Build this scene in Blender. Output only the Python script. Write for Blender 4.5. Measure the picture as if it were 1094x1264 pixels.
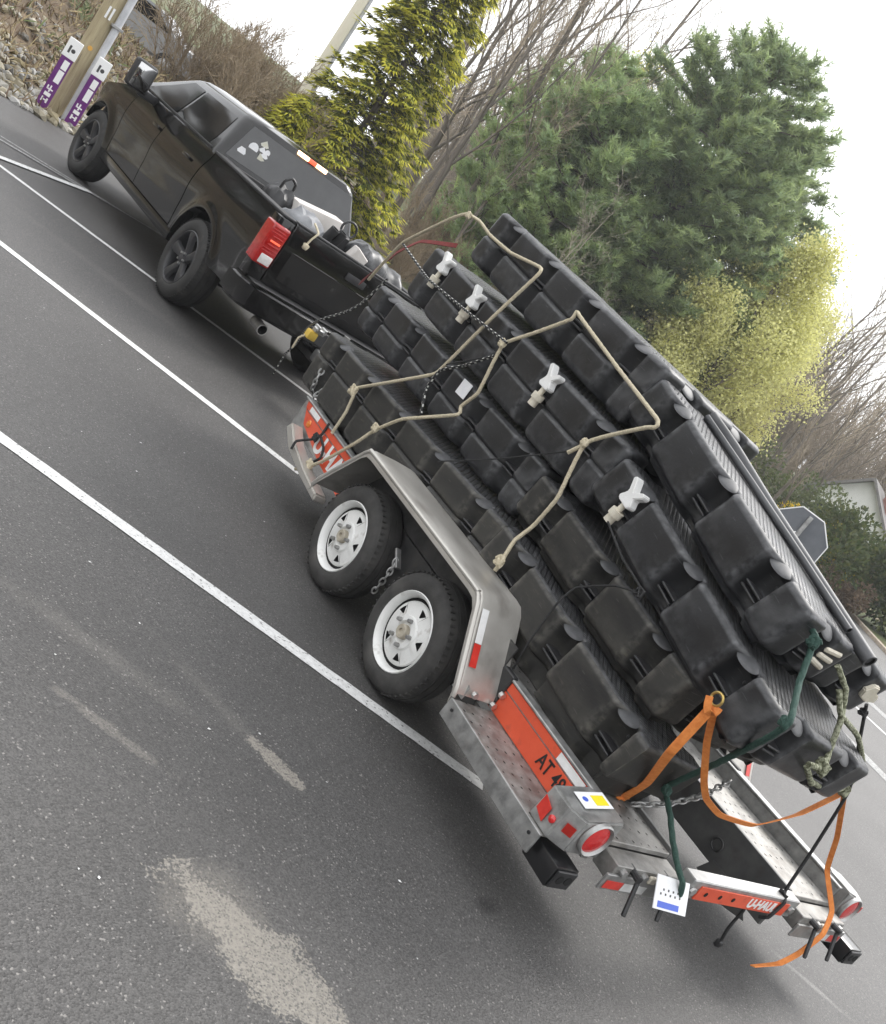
import bpy, bmesh, math, random
from mathutils import Vector, Matrix, Euler, noise
R = math.radians
rnd = random.Random(7)
scene = bpy.context.scene
for o in list(bpy.data.objects):
    bpy.data.objects.remove(o)
C = scene.collection

# ------------------------------------------------------------------ camera
CAM = Vector((-4.312, -3.487, 2.002))
az, pit, rol = R(40.292), R(-12.470), R(37.058)
fw = Vector((math.sin(az)*math.cos(pit), math.cos(az)*math.cos(pit), math.sin(pit)))
r0 = fw.cross(Vector((0, 0, 1))).normalized()
u0 = r0.cross(fw)
rr = r0*math.cos(rol) + u0*math.sin(rol)
uu = u0*math.cos(rol) - r0*math.sin(rol)
cd = bpy.data.cameras.new('camera')
cam = bpy.data.objects.new('camera', cd)
C.objects.link(cam)
cam.matrix_world = Matrix(((rr.x, uu.x, -fw.x, CAM.x), (rr.y, uu.y, -fw.y, CAM.y), (rr.z, uu.z, -fw.z, CAM.z), (0, 0, 0, 1)))
cd.sensor_fit = 'HORIZONTAL'
cd.sensor_width = 36
cd.lens = 36*1217.4/1094
cd.clip_end = 1500
scene.camera = cam

# ------------------------------------------------------------------ overcast sky and soft sun
SUN_AZ, SUN_EL = R(74), R(46)       # bearing from +Y towards +X
w = bpy.data.worlds.new('World')
scene.world = w
w.use_nodes = True
nt = w.node_tree
nt.nodes.clear()
sky = nt.nodes.new('ShaderNodeTexSky')
sky.sky_type = 'NISHITA'
sky.sun_disc = False
sky.sun_elevation = SUN_EL
sky.sun_rotation = SUN_AZ
sky.air_density = 1.0
sky.dust_density = 4.0
sky.ozone_density = 1.0
hs = nt.nodes.new('ShaderNodeHueSaturation')
hs.inputs['Saturation'].default_value = .25
mx = nt.nodes.new('ShaderNodeMix')
mx.data_type = 'RGBA'
mx.inputs[0].default_value = .72            # cloud cover over the blue
mx.inputs[7].default_value = (11.55, 11.7, 11.95, 1)
bg = nt.nodes.new('ShaderNodeBackground')
bg.inputs['Strength'].default_value = .118
wo = nt.nodes.new('ShaderNodeOutputWorld')
nt.links.new(sky.outputs[0], hs.inputs['Color'])
nt.links.new(hs.outputs[0], mx.inputs[6])
nt.links.new(mx.outputs[2], bg.inputs['Color'])
nt.links.new(bg.outputs[0], wo.inputs[0])
sd = bpy.data.lights.new('sun', 'SUN')
sd.energy = 1.3
sd.angle = R(24)
sd.color = (1, .965, .92)
sun = bpy.data.objects.new('sun', sd)
C.objects.link(sun)
sdir = Vector((math.sin(SUN_AZ)*math.cos(SUN_EL), math.cos(SUN_AZ)*math.cos(SUN_EL), math.sin(SUN_EL)))
sun.rotation_euler = sdir.to_track_quat('Z', 'Y').to_euler()
scene.view_settings.view_transform = 'Standard'
scene.view_settings.look = 'None'
scene.view_settings.exposure = 0.80
scene.view_settings.gamma = 1
try:
    scene.cycles.use_denoising = True
    scene.cycles.max_bounces = 6
    scene.cycles.transparent_max_bounces = 12
except Exception:
    pass

# ------------------------------------------------------------------ materials
def _in(n, k, v):
    n.inputs[k].default_value = v

def M(name, c1, c2=None, rough=.5, metal=0., scale=8., contrast=(.35, .65), bump=0., bscale=60., coat=0., stretch=(1, 1, 1),
      c3=None, c3scale=40., c3range=(.62, .72), emit=None, estr=0., rvar=.0, spec=.5, detail=6., attr=None, trans=0.):
    m = bpy.data.materials.new(name)
    m.use_nodes = True
    t = m.node_tree
    b = t.nodes['Principled BSDF']
    _in(b, 'Roughness', rough); _in(b, 'Metallic', metal); _in(b, 'Coat Weight', coat); _in(b, 'Coat Roughness', .06)
    _in(b, 'Specular IOR Level', spec)
    tc = t.nodes.new('ShaderNodeTexCoord')
    mp = t.nodes.new('ShaderNodeMapping')
    mp.inputs['Scale'].default_value = stretch
    t.links.new(tc.outputs['Object'], mp.inputs['Vector'])
    col = None
    if attr:
        at = t.nodes.new('ShaderNodeAttribute'); at.attribute_name = attr
        col = at.outputs['Color']
    elif c2 is None:
        _in(b, 'Base Color', (*c1, 1))
    if c2 is not None:
        n = t.nodes.new('ShaderNodeTexNoise'); _in(n, 'Scale', scale); _in(n, 'Detail', detail); _in(n, 'Roughness', .62)
        t.links.new(mp.outputs[0], n.inputs['Vector'])
        r = t.nodes.new('ShaderNodeMapRange'); _in(r, 'From Min', contrast[0]); _in(r, 'From Max', contrast[1])
        t.links.new(n.outputs['Fac'], r.inputs['Value'])
        x = t.nodes.new('ShaderNodeMix'); x.data_type = 'RGBA'
        x.inputs[6].default_value = (*c1, 1); x.inputs[7].default_value = (*c2, 1)
        t.links.new(r.outputs[0], x.inputs[0])
        col = x.outputs[2]
        if rvar:
            rm = t.nodes.new('ShaderNodeMapRange'); _in(rm, 'To Min', rough-rvar); _in(rm, 'To Max', rough+rvar)
            t.links.new(r.outputs[0], rm.inputs['Value']); t.links.new(rm.outputs[0], b.inputs['Roughness'])
    if c3 is not None:
        n3 = t.nodes.new('ShaderNodeTexNoise'); _in(n3, 'Scale', c3scale); _in(n3, 'Detail', 8.)
        t.links.new(mp.outputs[0], n3.inputs['Vector'])
        r3 = t.nodes.new('ShaderNodeMapRange'); _in(r3, 'From Min', c3range[0]); _in(r3, 'From Max', c3range[1])
        t.links.new(n3.outputs['Fac'], r3.inputs['Value'])
        x3 = t.nodes.new('ShaderNodeMix'); x3.data_type = 'RGBA'
        if col is None:
            x3.inputs[6].default_value = (*c1, 1)
        else:
            t.links.new(col, x3.inputs[6])
        x3.inputs[7].default_value = (*c3, 1)
        t.links.new(r3.outputs[0], x3.inputs[0])
        col = x3.outputs[2]
    if col is not None:
        t.links.new(col, b.inputs['Base Color'])
    if bump:
        nb = t.nodes.new('ShaderNodeTexNoise'); _in(nb, 'Scale', bscale); _in(nb, 'Detail', 4.)
        t.links.new(mp.outputs[0], nb.inputs['Vector'])
        bp = t.nodes.new('ShaderNodeBump'); _in(bp, 'Strength', bump); _in(bp, 'Distance', .01)
        t.links.new(nb.outputs['Fac'], bp.inputs['Height']); t.links.new(bp.outputs[0], b.inputs['Normal'])
    if emit:
        _in(b, 'Emission Color', (*emit, 1)); _in(b, 'Emission Strength', estr)
    if trans:
        tb = t.nodes.new('ShaderNodeBsdfTranslucent'); ms = t.nodes.new('ShaderNodeMixShader'); _in(ms, 'Fac', trans)
        if col is not None:
            t.links.new(col, tb.inputs['Color'])
        else:
            _in(tb, 'Color', (*c1, 1))
        t.links.new(b.outputs[0], ms.inputs[1]); t.links.new(tb.outputs[0], ms.inputs[2])
        t.links.new(ms.outputs[0], t.nodes['Material Output'].inputs['Surface'])
    return m

MAT = {}
MAT['plastic'] = M('dock_plastic', (.013, .0135, .0148), (.030, .031, .034), rough=.40, scale=5, contrast=(.4, .75), c3=(.085, .086, .088), c3scale=9, c3range=(.54, .90), bump=.10, bscale=140, rvar=.10, stretch=(1, .6, 1))
MAT['plastic_dirty'] = M('dock_plastic_muddy', (.014, .0139, .0135), (.040, .038, .033), rough=.55, scale=9, contrast=(.38, .7), c3=(.10, .09, .066), c3scale=22, c3range=(.62, .84), bump=.12, bscale=120, rvar=.08, stretch=(1, .35, 1.6))
MAT['pad'] = M('dock_skylit_pad', (.040, .041, .043), (.075, .076, .08), rough=.5, scale=14)  # coloured paler than the hull for the sky light these facets catch
MAT['scuff_highlight'] = M('scuffed_highlit_dock_edge', (.028, .0285, .030), (.085, .086, .09), rough=.5, scale=16, contrast=(.4, .62))  # scuffed rim colour that also carries the pale edge highlight
MAT['steel_mid'] = M('grey_inner_rail', (.10, .10, .10), (.16, .16, .155), rough=.5, metal=.3, scale=6, c3=(.07, .06, .05), c3scale=8, c3range=(.58, .85))
MAT['flange'] = M('dock_flange_plastic', (.012, .012, .013), (.03, .03, .032), rough=.4, scale=20)
MAT['galv'] = M('galvanised_steel', (.30, .30, .295), (.47, .47, .46), rough=.48, metal=.75, scale=16, c3=(.20, .185, .165), c3scale=9, c3range=(.60, .95), bump=.05, bscale=60, rvar=.1)
MAT['galv_dirty'] = M('weathered_deck_steel', (.20, .195, .185), (.40, .39, .37), rough=.55, metal=.55, scale=11, c3=(.15, .13, .11), c3scale=7, c3range=(.54, .85), bump=.08, bscale=50, rvar=.1)
MAT['fender'] = M('fender_steel', (.46, .44, .405), (.58, .56, .52), rough=.42, metal=.6, scale=5, c3=(.26, .235, .21), c3scale=6, c3range=(.56, .82), bump=.04, bscale=40, rvar=.08, stretch=(1, .3, 1))
MAT['steel_dark'] = M('dark_frame_steel', (.035, .035, .036), (.085, .083, .08), rough=.5, metal=.3, scale=6, c3=(.12, .10, .08), c3scale=10, c3range=(.62, .85), bump=.08)
MAT['red'] = M('orange_red_board', (.62, .075, .03), (.72, .105, .045), rough=.4, scale=4, c3=(.30, .07, .045), c3scale=13, c3range=(.6, .85))
MAT['tape_red'] = M('red_reflective_tape', (.55, .035, .025), (.66, .05, .035), rough=.28, scale=25)
MAT['tape_white'] = M('white_reflective_tape', (.72, .72, .71), (.82, .82, .81), rough=.3, scale=20)
MAT['lamp_red'] = M('red_lamp_lens', (.42, .012, .014), (.55, .025, .025), rough=.16, scale=60, coat=.6, emit=(.8, .02, .02), estr=.05)
MAT['amber'] = M('amber_lens', (.72, .2, .02), rough=.2, coat=.5)
MAT['white_paint'] = M('white_wheel_paint', (.70, .70, .68), (.80, .80, .78), rough=.35, scale=8, c3=(.30, .27, .23), c3scale=13, c3range=(.58, .78))
MAT['rubber'] = M('tyre_rubber', (.020, .0195, .019), (.040, .039, .037), rough=.75, scale=9, bump=.2, bscale=130, c3=(.075, .07, .062), c3scale=7, c3range=(.58, .85), rvar=.08)
MAT['rubber_old'] = M('worn_tyre_rubber', (.032, .031, .030), (.060, .058, .055), rough=.78, scale=9, bump=.22, bscale=120, c3=(.10, .096, .088), c3scale=6, c3range=(.55, .85))
MAT['black'] = M('black_rubber_plastic', (.014, .014, .015), (.03, .03, .031), rough=.45, scale=15)
MAT['black_gloss'] = M('black_lacquer', (.010, .010, .011), rough=.28, coat=.4)
MAT['void'] = M('underbody_black', (.006, .006, .006), rough=.9)
MAT['nut'] = M('worn_cream_nylon', (.55, .50, .40), (.70, .66, .56), rough=.5, scale=18)
MAT['coupler'] = M('white_nylon', (.74, .74, .72), (.84, .84, .83), rough=.38, scale=8)
MAT['label'] = M('white_paper_label', (.74, .75, .77), (.80, .80, .81), rough=.5, scale=30)
MAT['blue'] = M('blue_print', (.06, .12, .55), rough=.4)
MAT['yellow'] = M('yellow_print', (.80, .68, .03), rough=.4)
MAT['white_print'] = M('white_print', (.80, .80, .79), rough=.4)
MAT['black_print'] = M('black_print', (.012, .012, .012), rough=.5)
MAT['chrome'] = M('zinc_steel', (.55, .55, .54), (.7, .7, .69), rough=.3, metal=.9, scale=20)
MAT['rope'] = M('cream_rope', (.42, .36, .25), (.60, .54, .40), rough=.85, scale=120, bump=.3, bscale=300)
MAT['rope_w'] = M('white_rope_fleck', (.62, .62, .58), rough=.85)
MAT['rope_k'] = M('black_rope', (.012, .012, .013), (.03, .03, .03), rough=.8, scale=150)
MAT['rope_g'] = M('dark_green_rope', (.012, .042, .032), (.03, .075, .058), rough=.75, scale=120, bump=.25, bscale=250)
MAT['rope_c'] = M('camouflage_rope', (.10, .105, .06), (.30, .31, .22), rough=.85, scale=70, contrast=(.45, .55), bump=.3, bscale=250)
MAT['strap_o'] = M('orange_webbing', (.60, .17, .03), (.74, .26, .06), rough=.75, scale=40, bump=.25, bscale=300)
MAT['strap_r'] = M('dark_red_webbing', (.13, .015, .014), (.2, .025, .022), rough=.8, scale=30)

def edge_wear_highlight(m, col, lo, hi, strength=.8):
    # rubbed edges: convex corners scuffed pale, edge highlights coloured in, broken up by noise
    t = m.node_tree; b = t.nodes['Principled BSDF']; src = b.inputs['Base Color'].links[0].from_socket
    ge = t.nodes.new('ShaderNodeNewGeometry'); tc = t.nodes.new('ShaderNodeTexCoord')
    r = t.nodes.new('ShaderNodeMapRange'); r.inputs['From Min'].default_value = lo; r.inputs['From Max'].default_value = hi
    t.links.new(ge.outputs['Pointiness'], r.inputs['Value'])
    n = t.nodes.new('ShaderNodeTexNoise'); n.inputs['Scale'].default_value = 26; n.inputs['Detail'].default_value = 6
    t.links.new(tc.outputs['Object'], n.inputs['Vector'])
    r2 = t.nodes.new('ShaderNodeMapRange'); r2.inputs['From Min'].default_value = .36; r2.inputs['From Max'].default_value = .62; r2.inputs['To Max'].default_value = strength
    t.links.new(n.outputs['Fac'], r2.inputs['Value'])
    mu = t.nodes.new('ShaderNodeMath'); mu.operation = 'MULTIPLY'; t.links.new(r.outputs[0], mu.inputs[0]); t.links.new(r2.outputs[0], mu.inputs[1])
    # thin scratches running along the side
    mp = t.nodes.new('ShaderNodeMapping'); mp.inputs['Scale'].default_value = (3, 5, 60); mp.inputs['Rotation'].default_value = (.25, 0, 0); t.links.new(tc.outputs['Object'], mp.inputs[0])
    ns = t.nodes.new('ShaderNodeTexNoise'); ns.inputs['Scale'].default_value = 2.2; ns.inputs['Detail'].default_value = 3; t.links.new(mp.outputs[0], ns.inputs['Vector'])
    r3 = t.nodes.new('ShaderNodeMapRange'); r3.inputs['From Min'].default_value = .66; r3.inputs['From Max'].default_value = .76; r3.inputs['To Max'].default_value = .55; t.links.new(ns.outputs['Fac'], r3.inputs['Value'])
    mm = t.nodes.new('ShaderNodeMath'); mm.operation = 'MAXIMUM'; t.links.new(mu.outputs[0], mm.inputs[0]); t.links.new(r3.outputs[0], mm.inputs[1])
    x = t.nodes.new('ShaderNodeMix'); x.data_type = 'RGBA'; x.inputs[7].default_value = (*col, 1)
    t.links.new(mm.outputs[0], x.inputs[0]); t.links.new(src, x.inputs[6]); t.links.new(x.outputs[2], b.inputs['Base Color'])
edge_wear_highlight(MAT['plastic'], (.13, .132, .138), .51, .57, 1.)
edge_wear_highlight(MAT['plastic_dirty'], (.14, .132, .115), .51, .57, 1.)

def mat_dock_top():
    m = MAT['plastic'].copy(); m.name = 'dock_tread_top'
    t = m.node_tree; b = t.nodes['Principled BSDF']
    tc = t.nodes.new('ShaderNodeTexCoord')
    h = None
    for a in (45, -45):
        mp = t.nodes.new('ShaderNodeMapping'); mp.inputs['Rotation'].default_value = (0, 0, R(a))
        t.links.new(tc.outputs['Object'], mp.inputs[0])
        wv = t.nodes.new('ShaderNodeTexWave'); wv.inputs['Scale'].default_value = 11; wv.bands_direction = 'X'
        t.links.new(mp.outputs[0], wv.inputs[0])
        pw = t.nodes.new('ShaderNodeMath'); pw.operation = 'POWER'; pw.inputs[1].default_value = 7
        t.links.new(wv.outputs['Fac'], pw.inputs[0])
        if h is None: h = pw
        else:
            mxn = t.nodes.new('ShaderNodeMath'); mxn.operation = 'MAXIMUM'
            t.links.new(h.outputs[0], mxn.inputs[0]); t.links.new(pw.outputs[0], mxn.inputs[1]); h = mxn
    bp = t.nodes.new('ShaderNodeBump'); bp.invert = True; bp.inputs['Strength'].default_value = 1; bp.inputs['Distance'].default_value = .012
    t.links.new(h.outputs[0], bp.inputs['Height']); t.links.new(bp.outputs[0], b.inputs['Normal'])
    b.inputs['Roughness'].default_value = .5
    return m
MAT['dock_top'] = mat_dock_top()

def mat_perf():
    # deck plate with rows of small punched slots
    m = MAT['galv_dirty'].copy(); m.name = 'punched_deck_plate'
    t = m.node_tree; b = t.nodes['Principled BSDF']
    src = b.inputs['Base Color'].links[0].from_socket
    tc = t.nodes.new('ShaderNodeTexCoord')
    mp = t.nodes.new('ShaderNodeMapping'); mp.inputs['Scale'].default_value = (17, 13, 0)
    t.links.new(tc.outputs['Object'], mp.inputs[0])
    v = t.nodes.new('ShaderNodeTexVoronoi'); v.inputs['Randomness'].default_value = .12; v.inputs['Scale'].default_value = 1
    t.links.new(mp.outputs[0], v.inputs['Vector'])
    r = t.nodes.new('ShaderNodeMapRange'); r.inputs['From Min'].default_value = .08; r.inputs['From Max'].default_value = .13
    t.links.new(v.outputs['Distance'], r.inputs['Value'])
    x = t.nodes.new('ShaderNodeMix'); x.data_type = 'RGBA'; x.inputs[6].default_value = (.03, .028, .026, 1)
    t.links.new(r.outputs[0], x.inputs[0]); t.links.new(src, x.inputs[7]); t.links.new(x.outputs[2], b.inputs['Base Color'])
    bp = t.nodes.new('ShaderNodeBump'); bp.inputs['Strength'].default_value = .8; bp.inputs['Distance'].default_value = .01
    t.links.new(r.outputs[0], bp.inputs['Height']); t.links.new(bp.outputs[0], b.inputs['Normal'])
    return m
MAT['perf'] = mat_perf()

# ------------------------------------------------------------------ mesh helpers
PM = {}        # world matrix of every empty that parents parts

def finish(name, bm, mat, parent=None, world=True, smooth=35, kind=None):
    me = bpy.data.meshes.new(name)
    if parent is not None and world:
        bm.transform(PM[parent.name].inverted())
    bm.to_mesh(me); bm.free()
    mats = mat if isinstance(mat, (list, tuple)) else [mat]
    for k in mats:
        me.materials.append(MAT[k] if isinstance(k, str) else k)
    if smooth:
        for p in me.polygons: p.use_smooth = True
        me.set_sharp_from_angle(angle=R(smooth))
    o = bpy.data.objects.new(name, me)
    C.objects.link(o)
    if parent is not None:
        o.parent = parent
        if parent.name in PM: PM[o.name] = PM[parent.name]
    if kind: o['kind'] = kind
    return o

def tag(o, label=None, cat=None, group=None, kind=None):
    if label: o['label'] = label
    if cat: o['category'] = cat
    if group: o['group'] = group
    if kind: o['kind'] = kind
    return o

def thing(name, label, cat, mw=None, loc=(0, 0, 0), rz=0, group=None):
    o = bpy.data.objects.new(name, None)
    C.objects.link(o)
    o.empty_display_size = .1
    m = mw if mw is not None else Matrix.Translation(loc) @ Matrix.Rotation(rz, 4, 'Z')
    o.matrix_world = m
    PM[o.name] = m.copy()
    return tag(o, label, cat, group)

def copy_tree(o, parent=None):
    c = o.copy(); C.objects.link(c)
    if parent is not None: c.parent = parent
    for ch in list(o.children):
        copy_tree(ch, c)
    return c

def box(bm, lo, hi, bev=0., mat=0, rot=None, seg=1):
    lo, hi = Vector(lo), Vector(hi)
    r = bmesh.ops.create_cube(bm, size=1)
    vs = r['verts']
    c, s = (lo+hi)/2, hi-lo
    m = Matrix.Translation(c) @ (rot.to_4x4() if rot is not None else Matrix()) @ Matrix.Diagonal((abs(s.x), abs(s.y), abs(s.z), 1))
    bmesh.ops.transform(bm, matrix=m, verts=vs)
    fs = {f for v in vs for f in v.link_faces}
    if bev:
        es = {e for v in vs for e in v.link_edges}
        g = bmesh.ops.bevel(bm, geom=list(es), offset=bev, segments=seg, profile=.5, affect='EDGES', clamp_overlap=True)
        fs = set(g['faces']) | {f for f in fs if f.is_valid}
    if mat:
        for f in fs: f.material_index = mat
    return bm

def B(lo, hi, bev=0., rot=None, seg=1):
    bm = bmesh.new()
    return box(bm, lo, hi, bev, 0, rot, seg)

def prism(bm, pts, axis, a, b, mat=0):
    """closed polygon (2-D pts in the two other axes) extruded along axis from a to b"""
    def P(u, v, t):
        return {'x': (t, u, v), 'y': (u, t, v), 'z': (u, v, t)}[axis]
    v0 = [bm.verts.new(P(u, v, a)) for u, v in pts]
    v1 = [bm.verts.new(P(u, v, b)) for u, v in pts]
    n = len(pts); fs = [bm.faces.new(v0), bm.faces.new(v1)]
    for i in range(n):
        fs.append(bm.faces.new((v0[i], v0[(i+1) % n], v1[(i+1) % n], v1[i])))
    for f in fs: f.material_index = mat
    bmesh.ops.recalc_face_normals(bm, faces=fs)
    return bm

def cyl(bm, p0, p1, r, n=16, r2=None, mat=0, cap=True):
    p0, p1 = Vector(p0), Vector(p1)
    d = (p1-p0)
    q = d.to_track_quat('Z', 'Y')
    r2 = r if r2 is None else r2
    a = []; b = []
    for i in range(n):
        t = 2*math.pi*i/n
        e = q @ Vector((math.cos(t), math.sin(t), 0))
        a.append(bm.verts.new(p0+e*r)); b.append(bm.verts.new(p1+e*r2))
    for i in range(n):
        f = bm.faces.new((a[i], a[(i+1) % n], b[(i+1) % n], b[i])); f.material_index = mat
    if cap:
        f = bm.faces.new(a[::-1]); f.material_index = mat
        f = bm.faces.new(b); f.material_index = mat
    return bm

def lathe(bm, prof, center, axis, n=40, mat=0, close=False, mats=None):
    """profile of (radius, along) turned about axis through center"""
    center = Vector(center)
    q = Vector(axis).to_track_quat('Z', 'Y')
    rings = []
    for (r, h) in prof:
        ring = []
        for i in range(n):
            t = 2*math.pi*i/n
            ring.append(bm.verts.new(center + q @ Vector((r*math.cos(t), r*math.sin(t), h))))
        rings.append(ring)
    for k in range(len(prof)-1 + (1 if close else 0)):
        a, b = rings[k], rings[(k+1) % len(prof)]
        for i in range(n):
            f = bm.faces.new((a[i], a[(i+1) % n], b[(i+1) % n], b[i]))
            f.material_index = mats[k] if mats else mat
    return rings

def smooth_path(pts, step=.02):
    pts = [Vector(p) for p in pts]
    out = []
    n = len(pts)
    for i in range(n-1):
        p0 = pts[max(i-1, 0)]; p1 = pts[i]; p2 = pts[i+1]; p3 = pts[min(i+2, n-1)]
        k = max(2, int((p2-p1).length/step))
        for j in range(k):
            t = j/k
            # tension keeps taut rope straight between its turns
            m1 = (p2-p0)*.22; m2 = (p3-p1)*.22
            h00 = 2*t**3-3*t*t+1; h10 = t**3-2*t*t+t; h01 = -2*t**3+3*t*t; h11 = t**3-t*t
            out.append(p1*h00+m1*h10+p2*h01+m2*h11)
    out.append(pts[-1])
    return out

def tube(bm, pts, r, n=8, strands=0, step=.02, pat=None, flat=None, mat=0, lay=.05):
    """rope or hose along pts; strands>0 gives a laid rope; pat(i, j) picks the material of a face"""
    P = smooth_path(pts, step) if step else [Vector(p) for p in pts]
    up = Vector((.31, .2, .93)).normalized()
    rings = []; s = 0
    for i, p in enumerate(P):
        t = (P[min(i+1, len(P)-1)]-P[max(i-1, 0)])
        if t.length < 1e-9: t = Vector((0, 0, 1))
        t.normalize()
        if i: s += (p-P[i-1]).length
        a = up - t*up.dot(t)
        if a.length < 1e-3: a = Vector((1, 0, 0)) - t*t.x
        a.normalize(); up = a; b = t.cross(a)
        ring = []
        for j in range(n):
            th = 2*math.pi*j/n
            rad = r
            if strands: rad = r*(.86+.2*abs(math.cos(strands*(th/2 - s/lay*math.pi/strands))))
            if flat: ring.append(bm.verts.new(p + a*math.cos(th)*r*flat + b*math.sin(th)*r))
            else: ring.append(bm.verts.new(p + a*math.cos(th)*rad + b*math.sin(th)*rad))
        rings.append(ring)
    for i in range(len(rings)-1):
        for j in range(n):
            f = bm.faces.new((rings[i][j], rings[i][(j+1) % n], rings[i+1][(j+1) % n], rings[i+1][j]))
            f.material_index = pat(i, j) if pat else mat
    f = bm.faces.new(rings[0][::-1]); f.material_index = mat
    f = bm.faces.new(rings[-1]); f.material_index = mat
    return bm

def text_mesh(name, s, size, mw, mat, parent, extrude=.001, bold=.0, align='CENTER', sx=1.):
    cu = bpy.data.curves.new(name, 'FONT')
    cu.body = s; cu.size = size; cu.extrude = extrude; cu.offset = bold; cu.align_x = align; cu.align_y = 'CENTER'
    ob = bpy.data.objects.new(name+'_src', cu)
    C.objects.link(ob)
    dg = bpy.context.evaluated_depsgraph_get()
    me = bpy.data.meshes.new_from_object(ob.evaluated_get(dg))
    bpy.data.objects.remove(ob)
    bm = bmesh.new(); bm.from_mesh(me); bpy.data.meshes.remove(me)
    bm.transform(mw @ Matrix.Diagonal((sx, 1, 1, 1)))
    return finish(name, bm, mat, parent, smooth=0)

def basis(o, x, y):
    """matrix with its x and y axes along the given directions (text lies in that plane)"""
    x = Vector(x).normalized(); y = Vector(y); y = (y - x*x.dot(y)).normalized(); z = x.cross(y)
    return Matrix(((x.x, y.x, z.x, o[0]), (x.y, y.y, z.y, o[1]), (x.z, y.z, z.z, o[2]), (0, 0, 0, 1)))

# ------------------------------------------------------------------ terrain
EDGE_P, EDGE_D, EDGE_N = Vector((-2.0, 11.8)), Vector((.843, .538)), Vector((-.538, .843))
KERB_P, KERB_N = Vector((26.7, 11.5)), Vector((.698, -.716))
def sst(a, b, x):
    t = min(1, max(0, (x-a)/(b-a))); return t*t*(3-2*t)
FAR_P, FAR_N = Vector((11.5, 20.4)), Vector((.22, .9755))
def off_lot(x, y):
    p = Vector((x, y))
    return (p-EDGE_P).dot(EDGE_N), (p-KERB_P).dot(KERB_N), (p-FAR_P).dot(FAR_N), (p-EDGE_P).dot(EDGE_D)
def hgt(x, y):
    s1, s2, s3, t1 = off_lot(x, y)
    o = max(s1, s2, s3)
    if o <= 0: return 0.
    n_ = (.10*noise.noise(Vector((x*.5, y*.5, 1))) + .06*noise.noise(Vector((x*1.7, y*1.7, 4))))*sst(0, 1.5, o)
    if o == s2: return .1*sst(0, .6, o) + .03*o + n_
    wl = 1-.80*sst(3, 12, t1)
    return 2.7*wl*sst(-.3, 8.5, o)*sst(0, 1.2, o) + sst(4, 16, t1)*(.055*max(0, min(o, 90)-5) + .012*o) + n_
def pol(azd, d):
    a = R(azd)
    return CAM.x+d*math.sin(a), CAM.y+d*math.cos(a)
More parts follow.
